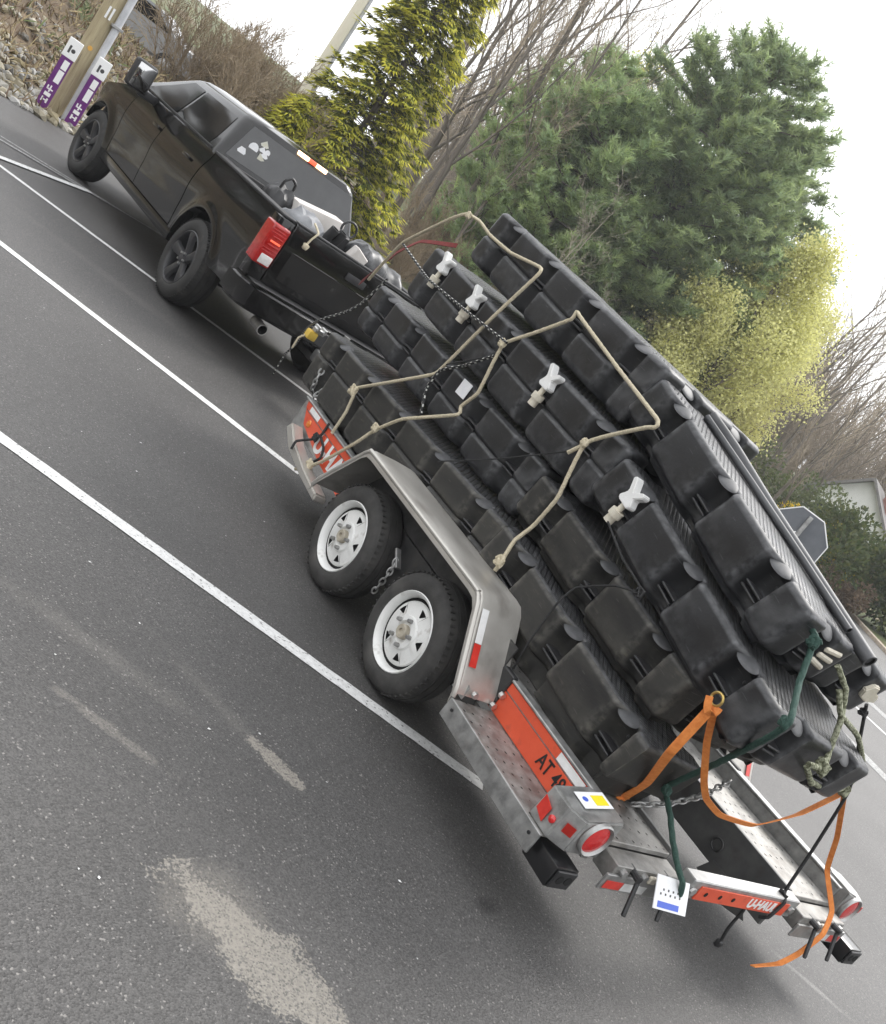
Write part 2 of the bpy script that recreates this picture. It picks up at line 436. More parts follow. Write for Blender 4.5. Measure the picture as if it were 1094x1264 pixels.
# ------------------------------------------------------------------ ground
def mat_asphalt():
    m = bpy.data.materials.new('asphalt'); m.use_nodes = True
    t = m.node_tree; b = t.nodes['Principled BSDF']
    N = t.nodes.new; L = t.links.new
    tc = N('ShaderNodeTexCoord')
    def noise_(scale, det=6., dist=0.):
        n = N('ShaderNodeTexNoise'); n.inputs['Scale'].default_value = scale; n.inputs['Detail'].default_value = det; n.inputs['Distortion'].default_value = dist
        L(tc.outputs['Object'], n.inputs['Vector']); return n.outputs['Fac']
    def mr(v, a, b_, c=0., d=1.):
        r = N('ShaderNodeMapRange'); L(v, r.inputs['Value'])
        for k, x in zip(('From Min', 'From Max', 'To Min', 'To Max'), (a, b_, c, d)): r.inputs[k].default_value = x
        return r.outputs[0]
    def mix(f, a, c):
        x = N('ShaderNodeMix'); x.data_type = 'RGBA'
        L(f, x.inputs[0])
        for k, s in ((6, a), (7, c)):
            if isinstance(s, tuple): x.inputs[k].default_value = (*s, 1)
            else: L(s, x.inputs[k])
        return x.outputs[2]
    def math_(op, a, c):
        x = N('ShaderNodeMath'); x.operation = op
        for k, s in ((0, a), (1, c)):
            if isinstance(s, (int, float)): x.inputs[k].default_value = s
            else: L(s, x.inputs[k])
        return x.outputs[0]
    base = mix(mr(noise_(.55, 5), .35, .65), (.056, .0538, .0522), (.079, .0762, .0738))
    # stone chips of the mix
    v = N('ShaderNodeTexVoronoi'); v.inputs['Scale'].default_value = 165; L(tc.outputs['Object'], v.inputs['Vector'])
    sep = N('ShaderNodeSeparateColor'); L(v.outputs['Color'], sep.inputs[0])
    chips = mr(sep.outputs[0], .0, 1.0, .60, 1.42)
    vm = N('ShaderNodeMix'); vm.data_type = 'RGBA'; vm.blend_type = 'MULTIPLY'; vm.inputs[0].default_value = 1
    L(base, vm.inputs[6])
    cb = N('ShaderNodeCombineColor')
    for k in range(3): L(chips, cb.inputs[k])
    L(cb.outputs[0], vm.inputs[7])
    col = vm.outputs[2]
    light = mr(sep.outputs[1], .975, .985)
    col = mix(light, col, (.20, .19, .18))
    # dusty scuffs, pale sand and darker patches on the surface
    def blob(cx, cy, ang, la, lb, dist=.35, nscale=4.):
        mp = N('ShaderNodeMapping'); mp.vector_type = 'TEXTURE'
        mp.inputs['Location'].default_value = (cx, cy, 0); mp.inputs['Rotation'].default_value = (0, 0, R(ang)); mp.inputs['Scale'].default_value = (la, lb, 1)
        L(tc.outputs['Object'], mp.inputs[0])
        ln = N('ShaderNodeVectorMath'); ln.operation = 'LENGTH'; L(mp.outputs[0], ln.inputs[0])
        nz = math_('ADD', math_('MULTIPLY', math_('SUBTRACT', noise_(nscale, 8), .5), dist*4), math_('MULTIPLY', math_('SUBTRACT', noise_(75, 5), .5), 1.3))
        return math_('ADD', ln.outputs['Value'], nz)
    sand = noise_(60, 3)
    for (cx, cy, ang, la, lb, dist, ns, a0, a1, op, c) in (
        (-2.34, -1.76, -52, .37, .125, .48, 8, 1.05, .90, .80, (.27, .25, .215)),
        (-2.46, -1.60, -30, .20, .16, .35, 6, 1.3, .5, .45, (.24, .22, .19)),
        (-1.965, -.83, -54, .16, .046, .34, 14, 1.05, .92, .74, (.30, .275, .235)),
        (-2.15, -.55, -60, .42, .05, .5, 6, 1.2, .3, .22, (.22, .205, .185)),
        (-2.70, -.36, -38, .55, .07, .5, 6, 1.2, .3, .24, (.22, .205, .185)),
        (-2.70, -.85, -40, .22, .03, .5, 10, 1.2, .6, .42, (.24, .22, .195)),
        (-1.45, 5.2, -40, 1.0, .12, .5, 4, 1.3, .3, .25, (.20, .19, .175)),
        (-1.9, 3.9, -42, .8, .10, .5, 4, 1.3, .3, .22, (.20, .19, .175)),
        (1.60, -.62, 40, .35, .10, .4, 5, 1.3, .3, .4, (.24, .23, .215)),
        (1.42, -1.66, -52, .25, .03, .3, 6, 1.2, .5, .5, (.30, .29, .28)),
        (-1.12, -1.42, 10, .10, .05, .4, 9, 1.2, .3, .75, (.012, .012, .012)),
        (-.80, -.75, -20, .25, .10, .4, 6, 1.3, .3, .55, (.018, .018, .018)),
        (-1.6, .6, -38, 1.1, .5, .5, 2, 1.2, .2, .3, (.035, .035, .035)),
    ):
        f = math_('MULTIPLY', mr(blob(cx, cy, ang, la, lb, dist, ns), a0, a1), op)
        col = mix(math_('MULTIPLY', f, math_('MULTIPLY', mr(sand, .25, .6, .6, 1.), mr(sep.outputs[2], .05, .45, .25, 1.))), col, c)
    L(col, b.inputs['Base Color'])
    b.inputs['Roughness'].default_value = .58
    bp = N('ShaderNodeBump'); bp.inputs['Strength'].default_value = .45; bp.inputs['Distance'].default_value = .005
    L(math_('ADD', v.outputs['Distance'], noise_(160, 3)), bp.inputs['Height']); L(bp.outputs[0], b.inputs['Normal'])
    return m
MAT['asphalt'] = mat_asphalt()
MAT['soil'] = M('leaf_litter', (.085, .062, .042), (.19, .145, .095), rough=.95, scale=2.2, c3=(.065, .085, .03), c3scale=.55, c3range=(.52, .68), bump=.8, bscale=18)
MAT['lawn'] = M('lawn', (.06, .09, .025), (.13, .14, .055), rough=.95, scale=1.2, c3=(.16, .12, .07), c3scale=.4, c3range=(.5, .68), bump=.6, bscale=25)
MAT['line'] = M('worn_white_line', (.70, .70, .69), (.55, .55, .54), rough=.7, scale=30, c3=(.17, .17, .165), c3scale=55, c3range=(.60, .68), bump=.3, bscale=120)
MAT['line_old'] = M('faded_white_line', (.42, .42, .41), (.26, .26, .255), rough=.75, scale=22, c3=(.10, .10, .10), c3scale=48, c3range=(.5, .64))
MAT['stone'] = M('bank_stone', None or (.3, .29, .26), rough=.85, attr='col', bump=.4, bscale=30)
MAT['blade'] = M('dry_grass', (.3, .25, .15), rough=.9, attr='col')

bm = bmesh.new()       # rolling ground, one sheet to the horizon; finer near the lot edge
xs = [-600, -300, -150, -80, -50, -35] + [-26+i*1.0 for i in range(0, 92)] + [70, 80, 95, 120, 160, 220, 320, 450, 650, 900]
ys = [-600, -300, -150, -80, -45] + [-30+i*1.0 for i in range(0, 100)] + [75, 90, 110, 150, 220, 320, 450, 650, 900]
gv = [[bm.verts.new((x, y, hgt(x, y)-.012)) for x in xs] for y in ys]
for j in range(len(ys)-1):
    for i in range(len(xs)-1):
        f = bm.faces.new((gv[j][i], gv[j][i+1], gv[j+1][i+1], gv[j+1][i]))
        c = f.calc_center_median()
        s1, s2, s3, t1 = off_lot(c.x, c.y)
        f.material_index = 1 if (s2 > 0 and s3 < 6) or (t1 > 30 and s3 > 5) else 0
ground = finish('ground', bm, ['soil', 'lawn'], smooth=60); tag(ground, kind='structure')

KERB_D = Vector((.716, .698))
bm = bmesh.new()
edge = []
n = 60
for i in range(n+1):
    t = -40 + 56*i/n
    p = EDGE_P+EDGE_D*t + EDGE_N*(.12*noise.noise(Vector((t*.7, 0, 0))))
    edge.append(bm.verts.new((p.x, p.y, 0)))
k0 = KERB_P-KERB_D*60
pts = edge + [bm.verts.new((31.2, 15.9, 0)), bm.verts.new((k0.x, k0.y, 0)), bm.verts.new((-60, -70, 0))]
f = bm.faces.new(pts)
bmesh.ops.triangulate(bm, faces=[f])
bmesh.ops.recalc_face_normals(bm, faces=bm.faces[:])
for f in bm.faces:
    if f.normal.z < 0: f.normal_flip()
lot = finish('parking_lot', bm, 'asphalt', smooth=0); tag(lot, kind='structure')

def line(a, b, wdt=.105, mat='line', z=.004):
    a, b = Vector((*a, 0)), Vector((*b, 0))
    d = (b-a).normalized(); nrm = Vector((-d.y, d.x, 0))
    bm = bmesh.new(); L = (b-a).length; k = max(2, int(L/.06)); rows = []
    for i in range(k+1):
        p = a+d*(L*i/k)
        e1 = wdt/2+.006*noise.noise(p*9); e2 = wdt/2+.006*noise.noise(p*9+Vector((5, 5, 5)))
        rows.append((bm.verts.new(p+nrm*e1+Vector((0, 0, z))), bm.verts.new(p-nrm*e2+Vector((0, 0, z)))))
    for i in range(k):
        bm.faces.new((rows[i][1], rows[i+1][1], rows[i+1][0], rows[i][0]))
    o = finish('parking_line', bm, mat, smooth=0); tag(o, kind='structure')
def ext(a, b, t0, t1):
    a, b = Vector(a), Vector(b); return a+(b-a)*t0, a+(b-a)*t1
line(*ext((-2.63, 4.54), (-.5, 2.6), -.9, 1.0))
line(*ext((-2.92, 1.13), (-.61, -.63), -.7, 1.0))
line(*ext((-2.40, 7.30), (.60, 4.99), -.6, 1.05), wdt=.09)
line((-3.6, 8.98), (.2, 8.70), wdt=.06, mat='line_old')
line((-3.6, 8.56), (.2, 8.78), wdt=.07, mat='line_old', z=.008)
line((-4.1, 6.12), (-1.2, 8.73), wdt=.10, z=.012)
line((11.72, 6.2), (11.72, 1.2), wdt=.16)
line((9.1, 4.9), (8.3, .6), wdt=.35, mat='line_old')
line((13.6, 5.6), (13.4, .6), wdt=.5, mat='line_old')

# kerb along the far side: long pale stones, each its own piece
kerb = thing('kerb', 'low pale stone kerb along the far edge of the lot by the shrubs', 'kerb', loc=(KERB_P.x, KERB_P.y, 0))
for i in range(16):
    p = KERB_P+KERB_D*(-26+i*2.0); q = p+KERB_D*1.93
    b_ = bmesh.new(); c = (p+q)/2
    box(b_, (c.x-.965, c.y-.09, -.05), (c.x+.965, c.y+.09, .13), .02, rot=None)
    bmesh.ops.rotate(b_, cent=(c.x, c.y, 0), matrix=Matrix.Rotation(math.atan2(KERB_D.y, KERB_D.x)+R(rnd.uniform(-.6, .6)), 3, 'Z'), verts=b_.verts[:])
    finish('kerb_stone', b_, M('kerb_stone_%d' % i, (.42, .33, .25), (.52, .45, .37), rough=.85, scale=6, bump=.3) if i < 1 else bpy.data.materials['kerb_stone_0'], kerb)

# stones of the bank at the lot edge: far too many to count
def colour(bm):
    return bm.loops.layers.float_color.new('col')
bm = bmesh.new(); cl = colour(bm)
ico = bmesh.new(); bmesh.ops.create_icosphere(ico, subdivisions=1, radius=1)
iv = [v.co.copy() for v in ico.verts]; iF = [[v.index for v in f.verts] for f in ico.faces]; ico.free()
for i in range(4600):
    s1 = abs(rnd.gauss(0, 1.5))+.0; t1 = rnd.uniform(-9, 7)
    if s1 > 4.2: continue
    p = EDGE_P+EDGE_D*t1+EDGE_N*(s1-.1)
    r = rnd.uniform(.035, .095)*(1.3 if rnd.random() < .12 else 1)
    sc = Vector((rnd.uniform(.7, 1.3), rnd.uniform(.7, 1.3), rnd.uniform(.5, .85)))*r
    q = Euler((rnd.uniform(-.6, .6), rnd.uniform(-.6, .6), rnd.uniform(0, 6))).to_matrix()
    base = Vector((p.x, p.y, hgt(p.x, p.y)+r*.22))
    vs = [bm.verts.new(base + q @ Vector([c*s*(1+rnd.uniform(-.22, .22)) for c, s in zip(v, sc)])) for v in iv]
    g = rnd.uniform(.10, .36); wm = rnd.uniform(.0, .09)
    col = (g+wm*.6, g+wm*.2, g-wm*.7, 1)
    for f in iF:
        fc = bm.faces.new([vs[k] for k in f])
        for lp in fc.loops: lp[cl] = col
tag(finish('bank_stones', bm, 'stone', smooth=0), 'loose grey and tan stones covering the bank at the lot edge', 'stones', kind='stuff')

# dry grass and leaf litter on the bank
bm = bmesh.new(); cl = colour(bm)
for i in range(26000):
    if rnd.random() < .55:
        t1 = rnd.uniform(-8, 14); s1 = 1.2+abs(rnd.gauss(0, 5))
    else:
        t1 = rnd.uniform(0, 30); s1 = abs(rnd.gauss(0, 7))
    p = EDGE_P+EDGE_D*t1+EDGE_N*s1
    if t1 > 16: p = FAR_P+Vector((.9755, -.22))*(t1-16)+FAR_N*s1
    z = hgt(p.x, p.y)
    a = rnd.uniform(0, 6.28); ln = rnd.uniform(.08, .38); w_ = rnd.uniform(.006, .02)
    lean = rnd.uniform(.2, 1.5)
    d = Vector((math.cos(a)*math.sin(lean), math.sin(a)*math.sin(lean), math.cos(lean)))*ln
    sd_ = Vector((-math.sin(a), math.cos(a), 0))*w_
    b0 = Vector((p.x, p.y, z-.01))
    v = [bm.verts.new(b0-sd_), bm.verts.new(b0+sd_), bm.verts.new(b0+d*.6+sd_*.7+Vector((0, 0, .02))), bm.verts.new(b0+d)]
    k = rnd.random()
    col = (.30, .24, .13, 1) if k < .4 else ((.20, .145, .09, 1) if k < .75 else ((.13, .085, .055, 1) if k < .9 else (.10, .13, .04, 1)))
    for fc in (bm.faces.new((v[0], v[1], v[2])), bm.faces.new((v[0], v[2], v[3]))):
        for lp in fc.loops: lp[cl] = col
tag(finish('dry_grass', bm, 'blade', smooth=0), 'dry straw coloured grass and dead leaves on the bank', 'grass', kind='stuff')

# tiny scraps of paint and grit on the lot
bm = bmesh.new()
for (x, y) in [(-2.45+rnd.uniform(-.9, 1.3), rnd.uniform(-1.8, 4.5)) for _ in range(46)]:
    k = rnd.uniform(.003, .008); a = rnd.uniform(0, 6)
    bm.faces.new([bm.verts.new((x+k*math.cos(a+t)*rnd.uniform(.5, 1.6), y+k*math.sin(a+t)*rnd.uniform(.5, 1.6), .003)) for t in (0, 1.4, 2.9, 4.4)])
for f in bm.faces: f.normal_update()
tag(finish('paint_scraps', bm, 'line', smooth=0), 'tiny white paint scraps and grit scattered over the asphalt', 'scraps', kind='stuff')
# ------------------------------------------------------------------ floating dock sections
def outline(W_, L_, nw, nl, pt, inset, pocket, rc=.045, trim=0.):
    def g(t, n, ptl, sgn):
        # pocket between two lobes: abrupt on one side, a soft curve on the other
        d = min((t-(k+.5)*ptl for k in range(n)), key=abs)*sgn
        if sgn == 0:
            d = min(abs(t-(k+.5)*ptl) for k in range(n)); return 1-sst(.055, .085, d)
        return sst(-.080, -.056, d) if d < 0 else 1-sst(.020, .105, d)
    pts = []
    sides = [((0, L_), (0, -1), (1, 0), L_, nl, -1), ((0, 0), (1, 0), (0, 1), W_, nw, 0), ((W_, 0), (0, 1), (-1, 0), L_, nl, 1), ((W_, L_), (-1, 0), (0, -1), W_, nw, 0)]
    r = max(rc-inset*.5, .02)
    for (o, d, nrm, ln, n, sg) in sides:
        ptl = ln/n
        m = n*26
        for i in range(m+1):
            t = rc+(ln-2*rc)*i/m
            dep = inset+pocket*g(t, n, ptl, sg)
            pts.append((o[0]+d[0]*t+nrm[0]*dep, o[1]+d[1]*t+nrm[1]*dep))
        # rounded corner to the next side
        cx, cy = o[0]+d[0]*(ln-rc)+nrm[0]*rc, o[1]+d[1]*(ln-rc)+nrm[1]*rc
        rad = rc-inset
        for k in (1, 2, 3):
            a = math.pi/2*k/4
            ex = -nrm[0]*math.cos(a)+d[0]*math.sin(a); ey = -nrm[1]*math.cos(a)+d[1]*math.sin(a)
            pts.append((cx+ex*rad, cy+ey*rad))
    return [(x, max(y, trim+.3*(y-0)*.1)) for x, y in pts] if trim else pts

def dock_body(nl, nw, pt, H, kind, trim=0.):
    L_, W_ = nl*pt, nw*.508
    if kind == 'F':
        lv = [(0, .030, .045), (-.008, .012, .052), (-.018, .003, .058), (-.026, 0, .06), (-.036, 0, .075), (-.060, 0, .088), (-.158, 0, .092), (-.166, .001, .092), (-.176, .009, .09), (-.186, .018, .088), (-.196, .009, .09), (-.204, .004, .092), (-.214, .003, .092), (-H+.05, .008, .092), (-H+.04, .010, .09), (-H+.015, .024, .085), (-H, .055, .08)]
    else:
        lv = [(0, .030, .045), (-.008, .012, .052), (-.018, .003, .058), (-.026, 0, .06), (-.036, 0, .075), (-.060, 0, .095), (-.215, .002, .095), (-.226, .005, .09), (-.240, .016, .08), (-.250, .034, .07), (-.256, .05, .06), (-H+.008, .06, .05), (-H, .07, .05)]
    bm = bmesh.new(); rings = []
    for (z, ins, pk) in lv:
        rings.append([bm.verts.new((x, y, z+.004*noise.noise(Vector((x*3, y*3, z*5))))) for x, y in outline(W_, L_, nw, nl, pt, ins, pk, trim=(trim+ins*.8-z*.12 if trim else 0.))])
    n = len(rings[0])
    for k, (a, b) in enumerate(zip(rings, rings[1:])):
        for i in range(n):
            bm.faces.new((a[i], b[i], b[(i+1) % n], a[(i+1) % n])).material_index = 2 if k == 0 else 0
    top = bm.faces.new(rings[0]); top.material_index = 1
    bot = bm.faces.new(rings[-1][::-1])
    bmesh.ops.recalc_face_normals(bm, faces=bm.faces[:])
    bmesh.ops.triangulate(bm, faces=[top, bot])
    return bm

def small_pad():
    bm = bmesh.new()
    bmesh.ops.create_uvsphere(bm, u_segments=18, v_segments=8, radius=1)
    bm.transform(Matrix.Translation((.0, 0, 0)) @ Matrix.Rotation(R(-30), 4, 'Y') @ Matrix.Diagonal((.046, .066, .009, 1)))
    return bm
def small_flange():
    bm = bmesh.new()
    for z in (-.006, .020):
        box(bm, (-.006, -.062, z-.005), (.085, .058, z+.005), .003)
    return bm
def small_stud():
    bm = bmesh.new()
    bmesh.ops.create_uvsphere(bm, u_segments=10, v_segments=6, radius=.011)
    return bm
def shared(bm, name, mat):
    o = finish(name, bm, mat); me = o.data; bpy.data.objects.remove(o); return me
ME_PAD = shared(small_pad(), 'smooth_pad', 'pad')
ME_FL = shared(small_flange(), 'coupling_flange', 'flange')
ME_ST = shared(small_stud(), 'moulded_stud', 'flange')
def kid(name, me, parent, loc, rz=0):
    o = bpy.data.objects.new(name, me); C.objects.link(o); o.parent = parent; o.location = loc; o.rotation_euler = (0, 0, rz); return o

def dock(label, loc, yaw, pitch, roll, nl, nw, pt, H, kind, mat='plastic', trim=0.):
    mw = Matrix.Translation(loc) @ Matrix.Rotation(R(yaw), 4, 'Z') @ Matrix.Rotation(R(pitch), 4, 'X') @ Matrix.Rotation(R(roll), 4, 'Y')
    t = thing('dock_section', label, 'dock section', mw=mw, group='floating dock sections stacked on the trailer')
    finish('hull', dock_body(nl, nw, pt, H, kind, trim), [mat, 'dock_top', 'scuff_highlight'], t, world=False, smooth=42)
    L_, W_ = nl*pt, nw*.508
    for k in range(nl):
        y = (k+.5)*pt
        for sx, rz in ((0, 0), (1, math.pi)):
            x = W_ if sx else 0
            s = -1 if sx else 1
            kid('smooth_pad', ME_PAD, t, (x+s*.050, y+.022, -.020), rz)
            kid('coupling_flange', ME_FL, t, (x+s*.018, y-.01, -.178), rz)
            kid('moulded_stud', ME_ST, t, (x+s*.094, y-.025, -.085), rz)
    for k in range(nw if not trim else 0):
        x = (k+.5)*.508
        kid('smooth_pad', ME_PAD, t, (x, .042, -.030), math.pi/2)
        kid('coupling_flange', ME_FL, t, (x, .012, -.178), math.pi/2)
    return t

docks = {}
docks['1F'] = dock('long muddy black dock section at the bottom, behind the fender', (-.831, .154, 1.036), .9, -.17, 0, 5, 3, .525, .44, 'F', 'plastic_dirty')
docks['1R'] = dock('short black dock section at the bottom of the stack over the tail of the trailer', (-.83, -1.417, .865), 1.0, 6.81, 4, 3, 1, .525, .36, 'R', 'plastic_dirty', trim=.085)
docks['2F'] = dock('long black dock section second from the bottom with a white paper label on its side', (-.742, .266, 1.39), .12, 2.4, 0, 5, 2, .508, .345, 'F')
docks['2R'] = dock('short black dock section second from the bottom at the tail', (-.762, -1.237, 1.187), -.77, 6.46, 2, 3, 2, .508, .29, 'R', 'plastic_dirty')
docks['3F'] = dock('long black dock section second from the top carrying white couplers on its side', (-.784, -.159, 1.75), .52, 4.34, 0, 5, 2, .508, .375, 'F')
docks['3R'] = dock('short black dock section second from the top sloping at the tail with an orange strap', (-.793, -1.631, 1.357), -.52, 13.62, 5, 3, 2, .508, .275, 'R')
docks['4F'] = dock('black dock section on top of the stack at the front under cream rope', (-.733, .017, 2.162), .58, 6.05, 2, 4, 2, .508, .37, 'F')
docks['4R'] = dock('topmost short black dock section at the tail with cream cleats on its end', (-.747, -1.43, 1.715), -.77, 15.52, 5, 3, 1, .508, .285, 'R')
docks['4S'] = dock('small black dock float beyond the hoses with a white cleat on its end', (-.18, -1.365, 1.672), -3.5, 15.0, 7, 2, 1, .508, .275, 'R')

# paper label on the second dock
bm = bmesh.new(); box(bm, (-.7525, 1.19, 1.325), (-.7495, 1.30, 1.425), 0)
finish('paper_label', bm, 'label', docks['2F'], smooth=0)
# pale rub marks and cleats on the dock ends
m4 = PM[docks['4R'].name]; m3 = PM[docks['3R'].name]; m4s = PM[docks['4S'].name]
for k in range(3):
    bm = bmesh.new(); box(bm, (.30, -.012, -.085-.042*k), (.43, .004, -.057-.042*k), .010, rot=Matrix.Rotation(R(-8+6*k), 3, 'Y')); bm.transform(m4)
    finish('cream_cleat', bm, 'nut', docks['4R'])
bm = bmesh.new()
prism(bm, [(.355, -.055), (.40, -.045), (.42, -.075), (.47, -.085), (.485, -.12), (.43, -.145), (.36, -.14), (.335, -.10)], 'y', -.022, .004)
bmesh.ops.bevel(bm, geom=bm.edges[:], offset=.006, segments=2, affect='EDGES', clamp_overlap=True)
bm.transform(m4s); finish('white_cleat', bm, 'nut', docks['4S'])

# white couplers left in the pockets of the third dock
pl = [(-.83, 2.12, 1.874, 'white coupler standing in the front pocket of the dock beside the red strap'), (-.83, 1.614, 1.827, 'white coupler under the black and white rope, second from the front end'),
      (-.83, .587, 1.748, 'white coupler below the cream rope knot at the middle of the dock'), (-.83, -.386, 1.582, 'white coupler in the rear pocket of the dock above a cream nut')]
first = None
for (x, y, z, lab) in pl:
    bm = bmesh.new()
    prism(bm, [(-.060, -.040), (-.046, -.060), (.046, -.060), (.060, -.042), (.040, -.005), (.036, .012), (.078, .074), (.062, .092), (.046, .088), (.000, .026), (-.052, .068), (-.072, .064), (-.074, .044), (-.034, .004)], 'x', -.028, .030)
    bmesh.ops.bevel(bm, geom=bm.edges[:], offset=.005, segments=2, affect='EDGES', clamp_overlap=True)
    pt_ = R(5 if y > 0 else 12)
    t = thing('dock_coupler', lab, 'coupler', mw=Matrix.Translation((x+.022, y, z)) @ Matrix.Rotation(pt_, 4, 'X') @ Matrix.Scale(.88, 4), group='white dock couplers')
    finish('coupler_body', bm, 'coupler', t, world=False)
    bm = bmesh.new()
    cyl(bm, (0, -.004, -.145), (0, -.004, -.105), .040, 16, mat=0); cyl(bm, (0, -.004, -.190), (0, -.004, -.145), .030, 10); cyl(bm, (0, 0, -.105), (0, 0, -.05), .018, 10)
    bmesh.ops.bevel(bm, geom=[e for e in bm.edges if e.calc_face_angle(0) > .8], offset=.004, segments=1, affect='EDGES', clamp_overlap=True)
    finish('coupler_nut', bm, 'nut', t, world=False)

# hoses lying on top
MAT['hose'] = M('grey_black_hose', (.035, .036, .039), (.075, .076, .08), rough=.5, scale=6, stretch=(1, .2, 1), bump=.1)
def hose(label, pts, r, ri):
    bm = bmesh.new()
    tube(bm, pts, r, n=18, step=.08)
    # open mouth at the rear end
    p0, p1 = Vector(pts[0]), Vector(pts[1]); d = (p0-p1).normalized()
    lathe(bm, [(r, 0), (r, .012), (ri, .012), (ri*.96, -.06), (.001, -.06)], p0, d, n=18, mats=[0, 0, 1, 1])
    tag(finish('hose', bm, ['hose', 'void']), label, 'hose', 'hoses on top of the dock stack')
d4 = lambda x, y, z: tuple(m4 @ Vector((x, y, z)))
m4f = PM[docks['4F'].name]
hose('thick grey hose on the dock stack with its open mouth over the tail', [d4(.535, -.03, .012), d4(.54, .4, .012), d4(.525, .9, .014), d4(.47, 1.25, .030), d4(.40, 1.46, .032)], .033, .025)
hose('thin grey hose lying between the thick hose and the dock rim', [d4(.455, .10, .019), d4(.45, .5, .019), d4(.41, 1.0, .019), d4(.34, 1.42, .019)], .018, .012)
MAT['hub'] = M('tan_hub', (.36, .32, .25), (.46, .42, .34), rough=.6, scale=20)
# ------------------------------------------------------------------ car transport trailer
XC = .10
def mx_(x): return 2*XC-x
trl = thing('car_trailer', 'galvanised tandem axle car transport trailer with orange boards carrying stacked docks', 'trailer', loc=(XC, 0, 0))
def part(name, bm, mat, **k): return finish(name, bm, mat, k.pop('parent', trl), **k)

for side in (-1, 1):
    X = (lambda x: x) if side < 0 else mx_
    dy = 0 if side < 0 else -.09
    def bb(x0, x1, y0, y1, z0, z1, bev=.003, b=None, seg=1):
        b = b or bmesh.new()
        a, c = sorted((X(x0), X(x1)))
        return box(b, (a, y0+dy, z0), (c, y1+dy, z1), bev, seg=seg)
    # wheel track deck
    part('deck_plate', bb(-.836, -.40, -1.48, 2.40, .472, .497), 'perf')
    part('inner_rail', bb(-.398, -.372, -1.47, 2.40, .27, .515), 'steel_mid')
    part('side_rail', bb(-.885, -.842, -1.455, 2.46, .36, .575), 'galv')
    part('rail_cap', bb(-.90, -.835, -1.46, 2.47, .577, .590), 'galv')
    # orange boards on the rail
    b = bmesh.new(); prism(b, [(-1.42+dy, .405), (-.50+dy, .405), (-.50+dy, .520), (-1.42+dy, .520)], 'x', X(-.888), X(-.893)); part('orange_board', b, 'red')
    b = bmesh.new(); prism(b, [(-1.42+dy, .528), (-.50+dy, .528), (-.50+dy, .572), (-1.42+dy, .572)], 'x', X(-.887), X(-.891)); part('red_strip', b, 'red')
    b = bmesh.new(); prism(b, [(-1.26+dy, .530), (-1.06+dy, .530), (-1.06+dy, .570), (-1.26+dy, .570)], 'x', X(-.8925), X(-.894)); part('white_reflector', b, 'tape_white', smooth=0)
    b = bmesh.new(); prism(b, [(-1.40+dy, .530), (-1.264+dy, .530), (-1.264+dy, .570), (-1.40+dy, .570)], 'x', X(-.8925), X(-.894)); part('red_reflector', b, 'tape_red', smooth=0)
    b = bmesh.new(); prism(b, [(2.40, .545), (2.30, .44), (1.9, .375), (1.44, .34), (1.44, .520), (2.37, .520)], 'x', X(-.888), X(-.895)); part('orange_board', b, 'red')
    b = bmesh.new(); prism(b, [(2.40, .530), (2.42, .574), (1.44, .574), (1.44, .530)], 'x', X(-.887), X(-.893)); part('red_strip', b, 'red')
    b = bmesh.new(); prism(b, [(2.16, .533), (2.33, .533), (2.33, .571), (2.16, .571)], 'x', X(-.894), X(-.8955)); part('white_reflector', b, 'tape_white', smooth=0)
    b = bmesh.new(); lathe(b, [(0, .010), (.022, .008), (.028, 0)], (X(-.897), 2.235, .475), (side, 0, 0), n=18); part('amber_lamp', b, 'amber')
    # pale fairing bent round the front corner below the board
    b = bmesh.new(); pr_ = [(2.26, .43), (2.10, .36), (1.80, .31), (1.52, .285), (1.50, .235), (1.80, .25), (2.12, .29), (2.30, .37)]
    prism(b, pr_, 'x', X(-.90), X(-1.00)); bmesh.ops.bevel(b, geom=b.edges[:], offset=.012, segments=2, affect='EDGES', clamp_overlap=True); part('front_fairing', b, 'fender')
    # step behind the wheels
    part('step_plate', bb(-1.150, -.895, -1.42, -.61, .392, .402), 'perf')
    part('step_face', bb(-1.165, -1.152, -1.425, -.605, .305, .404, .002), 'galv')
    part('step_bracket', bb(-1.14, -.90, -.66, -.64, .31, .388, .002), 'galv')
    for y_ in (-.66, -1.38):
        b = bmesh.new(); cyl(b, (X(-1.166), y_+dy, .37), (X(-1.172), y_+dy, .37), .008, 8); part('bolt', b, 'black')
    # fender: formed plate with rolled outer edge
    prof = [(-.60, .425), (-.585, .47), (-.36, .795), (-.315, .828), (-.26, .835), (1.01, .835), (1.06, .828), (1.10, .795), (1.33, .47), (1.36, .40)]
    thick = .006
    b = bmesh.new()
    rows = []
    for (y_, z_) in prof:
        rows.append([b.verts.new((X(x_), y_+dy, z_+zz)) for x_, zz in ((-.855, -.012), (-.858, 0), (-.98, .004), (-1.135, .001), (-1.155, -.006), (-1.163, -.020), (-1.163, -.055))])
    for r1, r2 in zip(rows, rows[1:]):
        for i in range(len(r1)-1):
            b.faces.new((r1[i], r1[i+1], r2[i+1], r2[i]))
    bmesh.ops.recalc_face_normals(b, faces=b.faces[:])
    bmesh.ops.solidify(b, geom=b.faces[:], thickness=.005)
    fen = part('fender', b, 'fender', smooth=40)
    b = bmesh.new(); tube(b, [(X(-1.158), y_+dy, z_-.018) for (y_, z_) in prof], .014, n=10, step=.03); part('rolled_edge', b, 'fender', parent=fen)
    b = bmesh.new(); prism(b, [(-.545+dy, .545), (-.435+dy, .705), (-.415+dy, .692), (-.525+dy, .532)], 'x', X(-1.166), X(-1.168)); 
    # reflective tape on the rear slope, next to the outer edge
    b.free()
